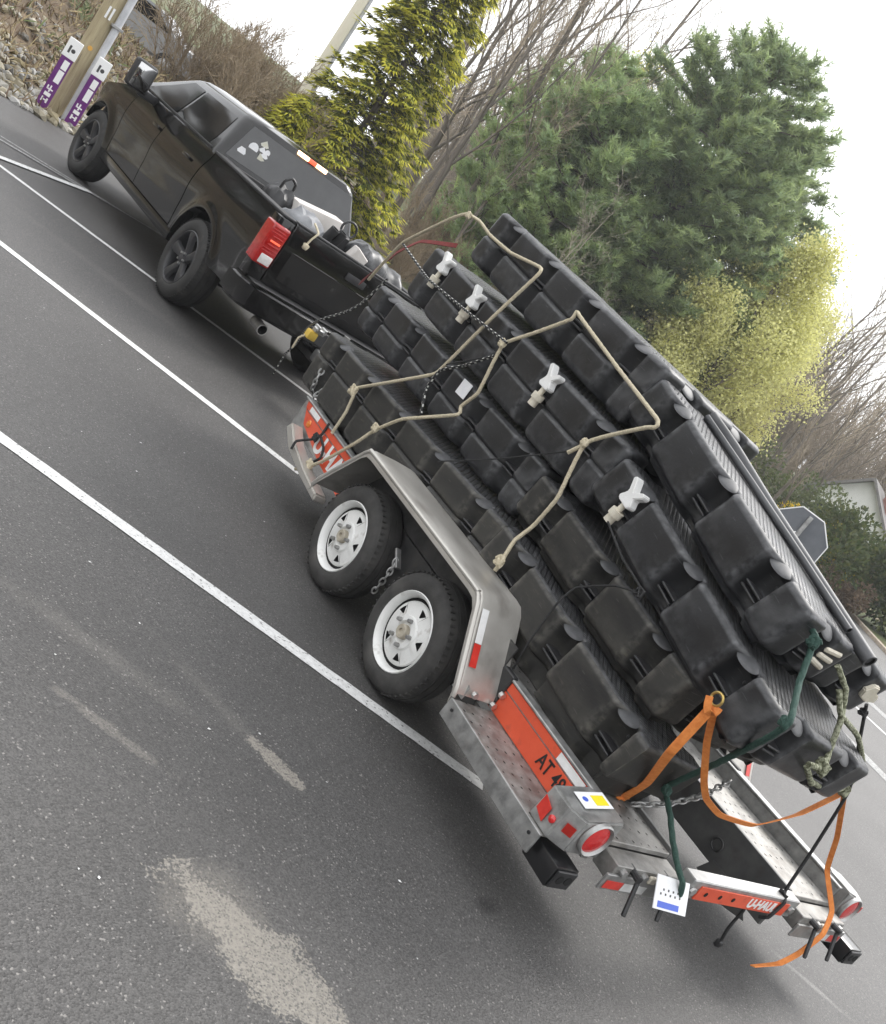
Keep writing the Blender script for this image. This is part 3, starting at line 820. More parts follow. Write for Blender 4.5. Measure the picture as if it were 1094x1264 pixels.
    def slope_quad(s0, s1, x0, x1, lift=.0075):
        b = bmesh.new(); a_, c_ = Vector((0, -.585+dy, .47)), Vector((0, -.36+dy, .795)); d_ = c_-a_; n_ = Vector((0, -d_.z, d_.y)).normalized()
        q_ = []
        for (s_, x_) in ((s0, x0), (s1, x0), (s1, x1), (s0, x1)):
            p_ = a_+d_*s_+n_*lift; q_.append(b.verts.new((X(x_), p_.y, p_.z)))
        b.faces.new(q_); g_ = bmesh.ops.extrude_face_region(b, geom=b.faces[:]); bmesh.ops.translate(b, vec=n_*.0012, verts=[v for v in g_['geom'] if isinstance(v, bmesh.types.BMVert)])
        bmesh.ops.recalc_face_normals(b, faces=b.faces[:]); return b
    part('red_reflector', slope_quad(.22, .50, -1.133, -1.088), 'tape_red', smooth=0, parent=fen)
    part('white_reflector', slope_quad(.505, .92, -1.133, -1.088), 'tape_white', smooth=0, parent=fen)
    # bracket, bolts and block where fender meets the step
    b = bmesh.new(); prism(b, [(-.60+dy, .405), (-.50+dy, .405), (-.52+dy, .50), (-.60+dy, .47)], 'x', X(-1.10), X(-1.094)); part('fender_bracket', b, 'galv')
    for p_ in ((-1.06, -.606, .455), (-.915, -.606, .435), (-.91, -.605, .50)):
        b = bmesh.new(); cyl(b, (X(p_[0]), p_[1]+dy, p_[2]), (X(p_[0]), p_[1]-.022+dy, p_[2]), .017, 6)
        part('fender_bolt', b, 'chrome')
    part('hinge_block', bb(-.905, -.865, -.60, -.50, .41, .60, .006), 'black')
    # wheels
    for wy in (0, .896):
        wy_ = wy+dy; ax = Vector((side, 0, 0)); xo = X(-1.09)
        wh = bpy.data.objects.new('wheel', None); C.objects.link(wh); wh.parent = trl
        PM[wh.name] = PM[trl.name] @ Matrix.Translation((xo-XC, wy_, .333)); wh.location = (xo-XC, wy_, .333)
        b = bmesh.new()
        tp = [(.205, .0-.012), (.218, .004), (.245, .012), (.285, .010), (.312, -.006), (.324, -.028), (.331, -.045), (.333, -.062), (.326, -.063), (.326, -.071), (.333, -.072), (.333, -.105), (.326, -.106), (.326, -.114), (.333, -.115), (.332, -.15), (.324, -.17), (.300, -.19), (.245, -.195), (.205, -.18)]
        lathe(b, tp, (xo, wy_, .333), ax, n=56)
        # tread notches in the shoulder
        for i in range(56):
            t_ = 2*math.pi*i/56
            c_ = Vector((xo-side*.028, wy_+.3265*math.cos(t_), .333+.3265*math.sin(t_)))
            if c_.z < .03: continue
            box(b, c_-Vector((.018, .006, .004)), c_+Vector((.018, .006, .004)), 0, rot=Matrix.Rotation(t_+math.pi/2, 3, 'X'))
        finish('tyre', b, 'rubber_old', wh)
        # white steel rim with five openings
        b = bmesh.new()
        lathe(b, [(.212, -.012), (.219, .004), (.214, .010), (.205, .004), (.196, -.010), (.190, -.040), (.176, -.044), (.172, -.030), (.168, -.026)], (xo, wy_, .333), ax, n=48)
        q = ax.to_track_quat('Z', 'Y'); cen = Vector((xo, wy_, .333))
        def pv(r_, t_, h_): return b.verts.new(cen + q @ Vector((r_*math.cos(t_), r_*math.sin(t_), h_)))
        nS = 5; phase = .35
        for k in range(nS):
            t0 = phase+2*math.pi*k/nS; st = 2*math.pi/nS
            # solid sector then opening: polar patches
            def patch(ta, tb, ra, rb, ha, hb, m=6):
                g1 = [pv(ra, ta+(tb-ta)*i/m, ha) for i in range(m+1)]; g2 = [pv(rb, ta+(tb-ta)*i/m, hb) for i in range(m+1)]
                for i in range(m): b.faces.new((g1[i], g1[i+1], g2[i+1], g2[i]))
            ow = .40
            patch(t0, t0+st-ow, .168, .095, -.026, -.012)
            patch(t0+st-ow, t0+st, .168, .150, -.026, -.020)
            # taper the opening so it reads as a triangle
            mid = t0+st-ow/2
            g1 = [pv(.156, t0+st-ow, -.020), pv(.112, mid-.03, -.016), pv(.095, t0+st-ow, -.012)]; b.faces.new(g1)
            g1 = [pv(.156, t0+st, -.020), pv(.112, mid+.03, -.016), pv(.095, t0+st, -.012)]; b.faces.new(g1)
            b.faces.new([pv(.112, mid-.03, -.016), pv(.112, mid+.03, -.016), pv(.095, t0+st, -.012), pv(.095, t0+st-ow, -.012)])
        lathe(b, [(.095, -.012), (.088, -.002), (.060, .002), (.052, -.006), (.050, -.012), (.001, -.012)], cen, ax, n=32)
        bmesh.ops.remove_doubles(b, verts=b.verts[:], dist=.0004)
        bmesh.ops.recalc_face_normals(b, faces=b.faces[:])
        finish('rim', b, 'white_paint', wh, smooth=30)
        b = bmesh.new(); cyl(b, cen-ax*.08, cen-ax*.035, .19, 32); finish('brake_drum', b, 'void', wh)
        b = bmesh.new(); lathe(b, [(.040, -.012), (.039, .012), (.034, .018), (.016, .018), (.014, .008), (.001, .008)], cen, ax, n=24); finish('hub_cap', b, 'hub', wh)
        for k in range(5):
            t_ = .2+2*math.pi*k/5
            b = bmesh.new(); c_ = cen + q @ Vector((.072*math.cos(t_), .072*math.sin(t_), 0)); cyl(b, c_, c_+ax*.026, .0125, 6, r2=.010); finish('lug_nut', b, 'galv', wh)
    # wheel well backing and chain hanging between the wheels
    part('well_plate', bb(-.90, -.89, -.50, 1.30, .30, .70, .0), 'steel_dark')
    b = bmesh.new(); box(b, (X(-1.02)-.018, .40+dy, .50), (X(-1.02)+.018, .52+dy, .515), .002, rot=Matrix.Rotation(R(35), 3, 'X')); part('chain_bracket', b, 'galv')
    # rear lamp housing
    yR = -1.50+dy
    b = bmesh.new()
    hp = [(-1.145, -1.30), (-1.145, -1.43), (-1.075, -1.50), (-.865, -1.50), (-.865, -1.36), (-.93, -1.30)]
    v0 = [b.verts.new((X(x_), y_+dy, .405)) for x_, y_ in hp]; v1 = [b.verts.new((X(max(x_, -1.13)), y_+dy, .602 if x_ > -.95 else .565)) for x_, y_ in hp]
    b.faces.new(v0); b.faces.new(v1)
    for i in range(len(hp)): b.faces.new((v0[i], v0[(i+1) % len(hp)], v1[(i+1) % len(hp)], v1[i]))
    bmesh.ops.recalc_face_normals(b, faces=b.faces[:])
    bmesh.ops.bevel(b, geom=b.edges[:], offset=.008, segments=2, affect='EDGES', clamp_overlap=True)
    hs_ = part('lamp_housing', b, 'galv')
    b = bmesh.new(); cL = Vector((X(-.980), yR-.003, .505))
    lathe(b, [(.082, 0), (.082, .016), (.076, .022), (.069, .016), (.066, .010)], cL, (0, -1, 0), n=36); part('lamp_ring', b, 'galv', parent=hs_)
    b = bmesh.new(); lathe(b, [(.068, .009), (.052, .014), (.03, .017), (.001, .018)], cL, (0, -1, 0), n=36); part('red_lens', b, 'lamp_red', parent=hs_)
    if side < 0:
        for (y0, y1, z0, z1) in ((-1.375, -1.315, .430, .500),):
            b = bmesh.new(); prism(b, [(y0, z0), (y1, z0+.02), (y1, z1+.02), (y0, z1)], 'x', -1.1445, -1.1475); part('red_reflector', b, 'tape_red', smooth=0, parent=hs_)
        b = bmesh.new(); lathe(b, [(.017, 0), (.017, .006), (.012, .010), (.001, .013)], (-1.141, -1.405, .475), (-1, 0, .05), n=16); part('marker_lamp', b, 'lamp_red', parent=hs_)
        b = bmesh.new(); dq = Vector((-1.105, -1.47, 0)); 
        tdir = Vector((.07, -.07, 0)).normalized(); ndir = Vector((-.707, -.707, 0))
        q4 = [Vector((-1.098, -1.462, z_))+tdir*s_*.8+ndir*.019 for s_, z_ in ((-.028, .47), (.028, .47), (.028, .515), (-.028, .515))]
        b.faces.new([b.verts.new(p_) for p_ in q4]); bmesh.ops.solidify(b, geom=b.faces[:], thickness=.002); part('red_reflector', b, 'tape_red', smooth=0, parent=hs_)
        RS = Matrix.Translation((-1.05, 0, .580)) @ Matrix.Rotation(R(-11.6), 4, 'Y') @ Matrix.Translation((1.05, 0, -.580))
        b = bmesh.new(); box(b, (-1.06, -1.435, .5835), (-.90, -1.345, .5855), 0); b.transform(RS); stk = part('sticker', b, 'label', smooth=0, parent=hs_)
        b = bmesh.new(); box(b, (-.985, -1.42, .586), (-.915, -1.365, .5868), 0); b.transform(RS); part('yellow_print', b, 'yellow', smooth=0, parent=hs_)
        b = bmesh.new(); cyl(b, (-1.025, -1.385, .586), (-1.025, -1.385, .5868), .014, 14); b.transform(RS); part('blue_print', b, 'blue', smooth=0, parent=hs_)
    else:
        b = bmesh.new(); box(b, (X(-1.12), yR+.0, .49), (X(-1.07)+.06, yR-.004, .53), 0); part('red_reflector', b, 'tape_red', smooth=0, parent=hs_)
    # black ramp tube sticking out below the lamp
    b = bmesh.new()
    x0_, x1_ = sorted((X(-1.125), X(-.985))); yT = -1.555 if side < 0 else -1.65
    box(b, (x0_, yT+dy, .272), (x1_, -1.38+dy, .372), .006, seg=2)
    rt = part('ramp_tube', b, 'black_gloss')
    b = bmesh.new(); box(b, (x0_+.008, yT-.012+dy, .279), (x1_-.008, yT-.001+dy, .365), .004)
    for hx in (.34, .7):
        cyl(b, (x0_+(x1_-x0_)*hx, yT-.0125+dy, .325), (x0_+(x1_-x0_)*hx, yT-.0145+dy, .325), .020, 12, mat=1)
    part('end_cap', b, ['black', 'void'], parent=rt)
    # rear sill under the deck with tape, latch levers and slots
    part('rear_sill', bb(-.86, -.40, -1.59, -1.483, .385, .47, .004), 'galv_dirty')
    part('sill_lip', bb(-.90, -.39, -1.605, -1.592, .352, .43, .002), 'galv')
    for (x0, x1, mt) in ((-.88, -.765, 'tape_red'), (-.76, -.60, 'tape_white')):
        b = bmesh.new(); a_, c_ = sorted((X(x0), X(x1))); box(b, (a_, -1.6075+dy, .362), (c_, -1.606+dy, .402), 0); part('reflective_tape', b, mt, smooth=0)
    for k, x_ in enumerate((-.74, -.50)):
        b = bmesh.new(); cyl(b, (X(x_), -1.56+dy, .455), (X(x_)+side*.05*.2, -1.64+dy, .455), .016, 10)
        box(b, (X(x_)-.011, -1.665+dy, .30), (X(x_)+.011, -1.648+dy, .45), .005, rot=Matrix.Rotation(R(-26), 3, 'X') @ Matrix.Rotation(R(10), 3, 'Y'))
        part('latch_lever', b, 'black')
    for k, x_ in enumerate((-.81, -.66, -.57)):
        b = bmesh.new(); cyl(b, (X(x_), -1.585+dy, .445), (X(x_), -1.612+dy, .445), .017, 8); part('latch_bolt', b, 'galv')
    b = bmesh.new(); box(b, (X(-.61)-.022, -1.615+dy, .425), (X(-.61)+.022, -1.596+dy, .46), .004); part('latch_pad', b, 'nut')
    # axles and spring hangers
    b = bmesh.new(); prism(b, [(-.35+dy, .40), (-.2+dy, .27), (1.1+dy, .27), (1.25+dy, .40)], 'x', X(-.86), X(-.80)); part('spring_hanger', b, 'steel_dark')

for wy in (0, .896):
    b = bmesh.new(); cyl(b, (-.98, wy, .333), (mx_(-.98), wy-.09, .333), .038, 14); part('axle', b, 'steel_dark')
# the text on the boards (left side)
text_mesh('lettering', 'AT 484', .098, basis((-.8955, -1.105, .470), (0, -1, 0), (0, 0, 1)), 'black_print', trl, bold=.001, sx=.80)
text_mesh('lettering', 'U-HAUL', .185, basis((-.8975, 1.70, .450), (0, -1, 0), (0, 0, 1)), 'white_print', trl, bold=.006, sx=1.0)
# rear cross bar with orange board
b = bmesh.new(); box(b, (-.37, -1.63, .405), (.59, -1.555, .51), .005); cb = part('cross_bar', b, 'galv')
b = bmesh.new(); box(b, (-.30, -1.638, .415), (.50, -1.6315, .487), .0)
for hx in (-.235, -.115, .0):
    cyl(b, (hx, -1.6384, .452), (hx, -1.6402, .452), .012, 12, mat=1)
part('orange_board', b, ['red', 'void'], smooth=0, parent=cb)
text_mesh('lettering', 'U-HAUL', .072, basis((.265, -1.6395, .452), (1, 0, 0), (0, 0, 1)), 'white_print', trl, bold=.0025, sx=1.0)
for hx in (-.345, .545):
    b = bmesh.new(); cyl(b, (hx, -1.632, .455), (hx, -1.645, .455), .020, 6); part('bar_bolt', b, 'chrome', parent=cb)
# number plate, tilted
b = bmesh.new(); box(b, (-.15, -.003, -.076), (.15, .003, .076), .001)
mpl = Matrix.Translation((-.525, -1.668, .440)) @ Matrix.Rotation(R(4), 4, 'Y') @ Matrix.Rotation(R(-38), 4, 'X') @ Matrix.Scale(.88, 4)
b.transform(mpl); pl_ = part('number_plate', b, 'label', smooth=0)
b = bmesh.new(); box(b, (-.12, -.0045, -.066), (.075, -.0032, -.038), 0); b.transform(mpl); part('blue_print', b, 'blue', smooth=0, parent=pl_)
b = bmesh.new()
for i in range(9):
    box(b, (-.11+i*.022, -.0045, -.01+.02*(i % 2)), (-.098+i*.022, -.0033, .0+.02*(i % 2)), 0)
b.transform(mpl); part('plate_print', b, 'steel_dark', smooth=0, parent=pl_)
# gusset plate and ring on the right inner rail
b = bmesh.new(); prism(b, [(-1.18, .30), (-1.42, .30), (-1.50, .22), (-1.30, .16), (-1.14, .20)], 'x', .565, .572); part('gusset_plate', b, 'steel_mid')
b = bmesh.new(); tube(b, [(.563, -1.14+.035*math.cos(t_*math.pi/8), .37+.035*math.sin(t_*math.pi/8)) for t_ in range(17)], .006, n=6, step=0); part('tie_ring', b, 'steel_dark')
# front bulkhead, tongue and coupler
b = bmesh.new(); box(b, (-.88, 2.42, .36), (1.08, 2.48, .56), .006); part('front_bulkhead', b, 'galv_dirty')
b = bmesh.new()
for x_ in (-.55, .75):
    d_ = Vector((.12, 4.25, .44))-Vector((x_, 2.45, .44)); m_ = (Vector((.12, 4.25, .44))+Vector((x_, 2.45, .44)))/2
    box(b, m_-Vector((.04, d_.length/2, .045)), m_+Vector((.04, d_.length/2, .045)), .005, rot=Matrix.Rotation(math.atan2(-d_.x, d_.y), 3, 'Z'))
part('tongue_frame', b, 'galv')
b = bmesh.new(); box(b, (.06, 4.1, .42), (.18, 4.52, .54), .02, seg=2); part('coupler_head', b, 'galv')
b = bmesh.new(); cyl(b, (-.02, 4.0, .30), (-.02, 4.0, .85), .03, 14); part('tongue_jack', b, 'galv')
# chain links lying about
def chain(label, pts, r=.010, ln=.045, mat='galv', thing_=True, parent=None):
    P = smooth_path(pts, ln*.72); b = bmesh.new()
    for i in range(len(P)-1):
        d_ = (P[i+1]-P[i]).normalized(); q = d_.to_track_quat('X', 'Z') @ Euler((math.pi/2*(i % 2)+.2, 0, 0)).to_quaternion()
        c_ = (P[i]+P[i+1])/2
        pts_ = [c_ + q @ Vector((ln*.62*math.cos(t_*math.pi/6)*(1), ln*.36*math.sin(t_*math.pi/6), 0)) for t_ in range(13)]
        tube(b, pts_, r*.62, n=6, step=0)
    if parent: return finish('chain', b, mat, parent)
    return tag(finish('chain', b, mat), label, 'chain')
chain('steel chain hanging down between the two trailer wheels', [(-1.03, .45, .50), (-1.035, .43, .42), (-1.03, .44, .34), (-1.02, .46, .27)], r=.009, ln=.038)
chain('steel chain running under the docks beside the green rope', [(-.45, -1.22, .52), (-.36, -1.28, .60), (-.20, -1.30, .71), (.0, -1.25, .80)], r=.009, ln=.036)
chain('bundled tow chain hanging at the front corner of the trailer', [(-.84, 2.60, .78), (-.86, 2.56, .70), (-.83, 2.58, .62), (-.76, 2.62, .58), (-.70, 2.56, .60), (-.74, 2.53, .55), (-.82, 2.52, .60), (-.78, 2.52, .68)], r=.011, ln=.046)
# ------------------------------------------------------------------ pickup truck (local frame: origin under rear axle, +Y to the nose)
MAT['paint'] = M('black_truck_paint', (.004, .004, .0042), (.008, .0075, .007), rough=.12, scale=3, coat=.3, spec=.4, c3=(.030, .029, .027), c3scale=3.5, c3range=(.56, .95))
MAT['trim'] = M('grained_black_trim', (.018, .018, .019), (.028, .028, .029), rough=.6, scale=40, bump=.1, bscale=200)
MAT['glass'] = M('tinted_glass', (.006, .0065, .0065), rough=.06, coat=.0, spec=.42)
MAT['glass_rear'] = M('grey_tinted_glass', (.032, .033, .034), (.045, .046, .047), rough=.22, coat=.3, spec=.5, scale=3)  # rear window, greyer base than the other panes
MAT['mirror'] = M('mirror_glass', (.5, .5, .5), rough=.06, metal=1)
MAT['wheel_black'] = M('satin_black_wheel', (.022, .022, .024), (.035, .035, .037), rough=.35, scale=10, c3=(.07, .065, .06), c3scale=12, c3range=(.6, .85))
MAT['tail_red'] = M('red_tail_lens', (.26, .006, .006), (.38, .016, .014), rough=.14, coat=.8, scale=30, emit=(.9, .02, .015), estr=.03)
MAT['tail_clear'] = M('clear_reverse_lens', (.62, .60, .58), (.75, .74, .72), rough=.12, coat=.8, scale=40)
MAT['brake_lit'] = M('lit_high_brake_lamp', (.8, .5, .4), rough=.3, emit=(1, .62, .36), estr=3.2)
MAT['brake_mid'] = M('lit_red_brake_lamp', (.6, .05, .03), rough=.3, emit=(1, .13, .06), estr=.8)
MAT['bag'] = M('grey_white_sheet', (.15, .155, .165), (.26, .265, .275), rough=.6, scale=5, bump=.5, bscale=9)
MAT['carton'] = M('white_carton', (.48, .45, .42), (.58, .55, .52), rough=.7, scale=5)

trk = thing('pickup_truck', 'dirty black pickup truck with lit high brake lamp towing the trailer', 'pickup truck', loc=(-.02, 5.81, 0), rz=R(6.12))
def tp(name, bm, mat, parent=None, smooth=35): return finish(name, bm, mat, parent or trk, world=False, smooth=smooth)
FA = 3.62       # front axle
def side_x(y, z):
    x = .965 + .022*math.exp(-((z-.98)/.16)**2) - .05*sst(1.12, 1.40, z) - .018*sst(.72, .45, z)
    for yc in (0, FA):
        d = math.hypot(y-yc, z-.42)
        x += .040*math.exp(-((d-.50)/.075)**2)*(1 if z < 1.02 else math.exp(-((z-1.02)/.06)**2))
        x += .022*math.exp(-((y-yc)/.55)**2)*math.exp(-((z-1.12)/.20)**2)
    x -= .16*sst(3.85, 4.5, y)**2 + .012*sst(-.85, -1.12, y)
    return x
def zbot(y, low):
    z = low
    for yc in (0, FA):
        if abs(y-yc) < .495:
            z = max(z, .42+math.sqrt(.495**2-(y-yc)**2))
    return z
def panel(y0, y1, low, top, s, ny=40, nz=22, fold=.03):
    bm = bmesh.new(); g = []
    ysv = [y0+(y1-y0)*i/ny for i in range(ny+1)]
    for i, y in enumerate(ysv):
        lo = zbot(y, low(y)); hi = top(y); row = []
        lo2 = lo
        row.append((side_x(y, lo2)-.10, y, lo2+.004))      # return under / into the arch
        for j in range(nz+1):
            z = lo2+(hi-lo2)*j/nz
            row.append((side_x(y, z), y, z))
        row.append((side_x(y, hi)-.05, y, hi+.004))
        g.append([bm.verts.new((s*a, b_, c_)) for a, b_, c_ in row])
    # close front and rear edges by folding inwards
    e0 = [bm.verts.new((v.co.x-s*fold, v.co.y+.006, v.co.z)) for v in g[0]]
    e1 = [bm.verts.new((v.co.x-s*fold, v.co.y-.006, v.co.z)) for v in g[-1]]
    g = [e0]+g+[e1]
    for a, b_ in zip(g, g[1:]):
        for j in range(len(a)-1):
            bm.faces.new((a[j], b_[j], b_[j+1], a[j+1]))
    bmesh.ops.recalc_face_normals(bm, faces=bm.faces[:])
    c = sum((f.normal.x*f.calc_area() for f in bm.faces))
    if c*s < 0: bmesh.ops.reverse_faces(bm, faces=bm.faces[:])
    return bm
BELT = 1.365
for s in (-1, 1):
    tp('bed_side', panel(-1.105, .665, lambda y: .56 if y < -.3 else .50, lambda y: 1.352, s, ny=64), 'paint')
    for nm, y0, y1, hy in (('rear_door', .685, 1.925, 1.06), ('front_door', 1.94, 3.02, 2.08)):
        d = tp(nm, panel(y0, y1, lambda y: .515, lambda y: BELT, s, ny=20), 'paint')
        bm = bmesh.new(); xh = side_x(hy, 1.15)
        box(bm, (s*xh-.012, hy-.10, 1.13), (s*xh+s*.032+.0, hy+.10, 1.165), .010, seg=2)
        tp('door_handle', bm, 'paint', d)
    tp('front_fender', panel(3.035, 4.34, lambda y: .52 if y < FA else .62, lambda y: 1.315-.27*sst(3.0, 4.45, y)-.10*sst(4.1, 4.45, y), s, ny=60), 'paint')
    bm = bmesh.new(); box(bm, (s*.86, .56, .39), (s*.955, 3.10, .508), .02, seg=2); tp('rocker_panel', bm, 'paint')
    bm = bmesh.new(); box(bm, (s*.812, -1.128, .765), (s*.978, -.99, 1.352), .012, seg=2); tp('bed_corner', bm, 'paint')
    # bed rail cap
    bm = bmesh.new(); box(bm, (s*.80, -1.10, 1.352), (s*.945, .66, 1.378), .010, seg=2); tp('bed_rail_cap', bm, 'trim')
    bm = bmesh.new(); box(bm, (s*.80, -1.05, .90), (s*.83, .64, 1.352), 0); tp('bed_inner_wall', bm, 'trim')
    # tail lamp
    lam = bpy.data.objects.new('tail_lamp', None); C.objects.link(lam); lam.parent = trk; PM[lam.name] = Matrix()
    bm = bmesh.new(); box(bm, (s*.815, -1.150, .90), (s*1.002, -.98, 1.285), .022, seg=3); tp('red_lens', bm, 'tail_red', lam)
    bm = bmesh.new(); box(bm, (s*.83, -1.156, .918), (s*.955, -1.12, 1.005), .008, seg=2); tp('reverse_lens', bm, 'tail_clear', lam)
    for zz in (1.03, 1.055, 1.205, 1.23, 1.255):
        bm = bmesh.new(); box(bm, (s*.835, -1.1525, zz-.004), (s*.985, -1.148, zz+.004), .0015); tp('lens_rib', bm, 'tail_red', lam)
    for zz in (1.09, 1.13, 1.17):
        bm = bmesh.new(); box(bm, (s*.845, -1.1535, zz-.008), (s*.95, -1.1495, zz+.008), .002); tp('lamp_filament', bm, 'brake_mid' if zz == 1.13 else 'tail_red', lam)
    # exhaust tip
    bm = bmesh.new(); lathe(bm, [(.050, 0), (.052, .19), (.044, .19), (.042, .06), (.001, .06)], (s*.60, -1.07, .445), (0, -1, -.05), n=24, mats=[0, 0, 1, 1]); tp('exhaust_tip', bm, ['galv_dirty', 'void'])
    # mirror
    mir = bpy.data.objects.new('wing_mirror', None); C.objects.link(mir); mir.parent = trk; PM[mir.name] = Matrix()
    bm = bmesh.new(); box(bm, (s*1.08, 2.50, 1.30), (s*1.33, 2.63, 1.615), .035, seg=3); tp('mirror_shell', bm, 'trim', mir)
    bm = bmesh.new(); box(bm, (s*1.105, 2.492, 1.325), (s*1.305, 2.503, 1.59), .02, seg=2)
    tp('mirror_glass', bm, 'mirror', mir)
    bm = bmesh.new(); box(bm, (s*.92, 2.53, 1.27), (s*1.16, 2.63, 1.36), .02, seg=2); tp('mirror_arm', bm, 'trim', mir)

# cab: greenhouse lofted from belt to roof
def ring_g(z, xh, y0, y1, r=.10, n=5):
    pts = []
    for (cx, cy, a0) in ((xh-r, y1-r, 0), (-(xh-r), y1-r, 90), (-(xh-r), y0+r, 180), (xh-r, y0+r, 270)):
        for k in range(n+1):
            a = R(a0+90*k/n); pts.append((cx+r*math.cos(a), cy+r*math.sin(a), z))
    return pts
lv = [(1.34, .935, .68, 3.30, .06), (BELT+.02, .925, .69, 3.22, .07), (1.55, .855, .735, 2.88, .10), (1.72, .785, .785, 2.56, .14), (1.79, .755, .80, 2.42, .16), (1.835, .715, .82, 2.28, .18), (1.86, .62, .90, 2.10, .2), (1.872, .40, 1.1, 1.9, .2)]
bm = bmesh.new(); rings = []
for z, xh, y0, y1, r in lv: rings.append([bm.verts.new(p) for p in ring_g(z, xh, y0, y1, r)])
n = len(rings[0])
for a, b in zip(rings, rings[1:]):
    for i in range(n): bm.faces.new((a[i], a[(i+1) % n], b[(i+1) % n], b[i]))
bm.faces.new(rings[-1]); bm.faces.new(rings[0][::-1])
bmesh.ops.recalc_face_normals(bm, faces=bm.faces[:])
tp('cab_roof', bm, 'paint', smooth=40)
def gh(z):      # interpolate greenhouse half width, rear and front y
    for a, b in zip(lv, lv[1:]):
        if a[0] <= z <= b[0]:
            t = (z-a[0])/(b[0]-a[0]); return [a[k]+(b[k]-a[k])*t for k in (1, 2, 3)]
    return lv[-1][1:4]
def gridsurf(fn, nu, nv, off=.004, thick=.004):
    bm = bmesh.new(); g = [[bm.verts.new(fn(i/nu, j/nv)) for i in range(nu+1)] for j in range(nv+1)]
    for j in range(nv):
        for i in range(nu): bm.faces.new((g[j][i], g[j][i+1], g[j+1][i+1], g[j+1][i]))
    bmesh.ops.recalc_face_normals(bm, faces=bm.faces[:])
    return bm
for s in (-1, 1):
    for nm, ya, yb in (('rear_door_window', .92, 1.90), ('front_door_window', 1.965, 2.98)):
        def fn(u, v, ya=ya, yb=yb):
            z = 1.385+(1.745-1.385)*v
            y = ya+(yb-ya)*u
            ymax = gh(z)[2]-.22
            ymin = gh(z)[1]+.20
            y = min(max(y, ymin if ya < 1 else ya), ymax if yb > 2.5 else yb)
            if yb > 2.5: y = ya+(ymax-ya)*u if ymax < yb else y
            if u > .999 and yb > 2.5: y = min(yb, ymax)
            return (s*(gh(z)[0]+.006), y, z)
        tp(nm, gridsurf(fn, 12, 8), 'glass', smooth=60)
    # door window frame line
    bm = bmesh.new(); box(bm, (s*.915, .80, 1.362), (s*.945, 3.0, 1.384), .006, seg=2); tp('belt_moulding', bm, 'trim')
def fn(u, v):
    z = 1.40+(1.775-1.40)*v; xh = gh(z)[0]-.085
    return (-xh+2*xh*u, gh(z)[1]-.006, z)
bm = gridsurf(fn, 10, 6); rg = tp('rear_window', bm, 'glass_rear', smooth=60)
for (u0, v0, sz, shp, mt) in ((.06, .28, .05, 6, 'label'), (.105, .52, .055, 14, 'label'), (.155, .74, .05, 4, 'yellow_sticker'), (.165, .60, .04, 4, 'label'), (.205, .62, .03, 14, 'label'), (.185, .40, .055, 3, 'yellow_sticker'), (.20, .50, .045, 4, 'label')):
    if mt == 'yellow_sticker' and mt not in MAT: MAT[mt] = M('faded_yellow_sticker', (.55, .53, .40), (.62, .62, .58), rough=.5, scale=40)
    p = Vector(fn(u0, v0)); b = bmesh.new()
    cyl(b, (p.x, p.y-.002, p.z), (p.x, p.y-.005, p.z), sz, shp)
    tp('window_sticker', b, mt, rg, smooth=0)
def fn(u, v):
    z = 1.36+(1.80-1.36)*v; xh = gh(z)[0]-.10
    return (-xh+2*xh*u, gh(z)[2]+.006, z)
tp('windscreen', gridsurf(fn, 10, 6), 'glass', smooth=60)
# high brake lamp, lit
hb = bpy.data.objects.new('high_brake_lamp', None); C.objects.link(hb); hb.parent = trk; PM[hb.name] = Matrix()
for x0, x1, mt, nm in ((-.13, .01, 'brake_lit', 'lit_cell'), (.015, .115, 'brake_mid', 'red_cell'), (.12, .26, 'brake_lit', 'lit_cell')):
    bm = bmesh.new(); box(bm, (x0, .782, 1.80), (x1, .83, 1.842), .006, seg=2); tp(nm, bm, mt, hb)
# hood, grille and front bumper
def fn(u, v):
    y = 3.20+(4.33-3.20)*v; x = (-.90+1.80*u)*(1-.12*v*v)
    return (x, y, 1.325-.27*sst(3.0, 4.45, y)-.10*sst(4.1, 4.45, y)+.03*(1-(x/.9)**2)*(1-.3*v))
bm = gridsurf(fn, 24, 14)
for f in bm.faces:
    if f.normal.z < 0: f.normal_flip()
tp('hood', bm, 'paint', smooth=60)
bm = bmesh.new(); box(bm, (-.76, 4.24, .60), (.76, 4.37, 1.02), .05, seg=3); tp('grille', bm, 'trim')
bm = bmesh.new(); box(bm, (-.80, 4.28, .42), (.80, 4.46, .68), .06, seg=3); tp('front_bumper', bm, 'paint')
# bed floor, front wall and tailgate
bm = bmesh.new(); box(bm, (-.80, -1.05, .86), (.80, .64, .90), 0); tp('bed_floor', bm, 'trim')
bm = bmesh.new(); box(bm, (-.80, .60, .90), (.80, .66, 1.36), .005); tp('bed_front_wall', bm, 'trim')
bm = bmesh.new(); box(bm, (-.805, -1.135, .775), (.805, -1.06, 1.372), .016, seg=3)
tg = tp('tailgate', bm, 'paint')
bm = bmesh.new(); box(bm, (-.70, -1.139, .86), (.70, -1.130, 1.14), .004); tp('pressed_panel', bm, 'paint', tg)
bm = bmesh.new(); box(bm, (-.12, -1.148, 1.19), (.12, -1.132, 1.26), .008, seg=2); tp('tailgate_handle', bm, 'trim', tg)
bm = bmesh.new(); box(bm, (-.80, -1.140, 1.366), (.80, -1.055, 1.385), .008, seg=2); tp('tailgate_cap', bm, 'trim', tg)
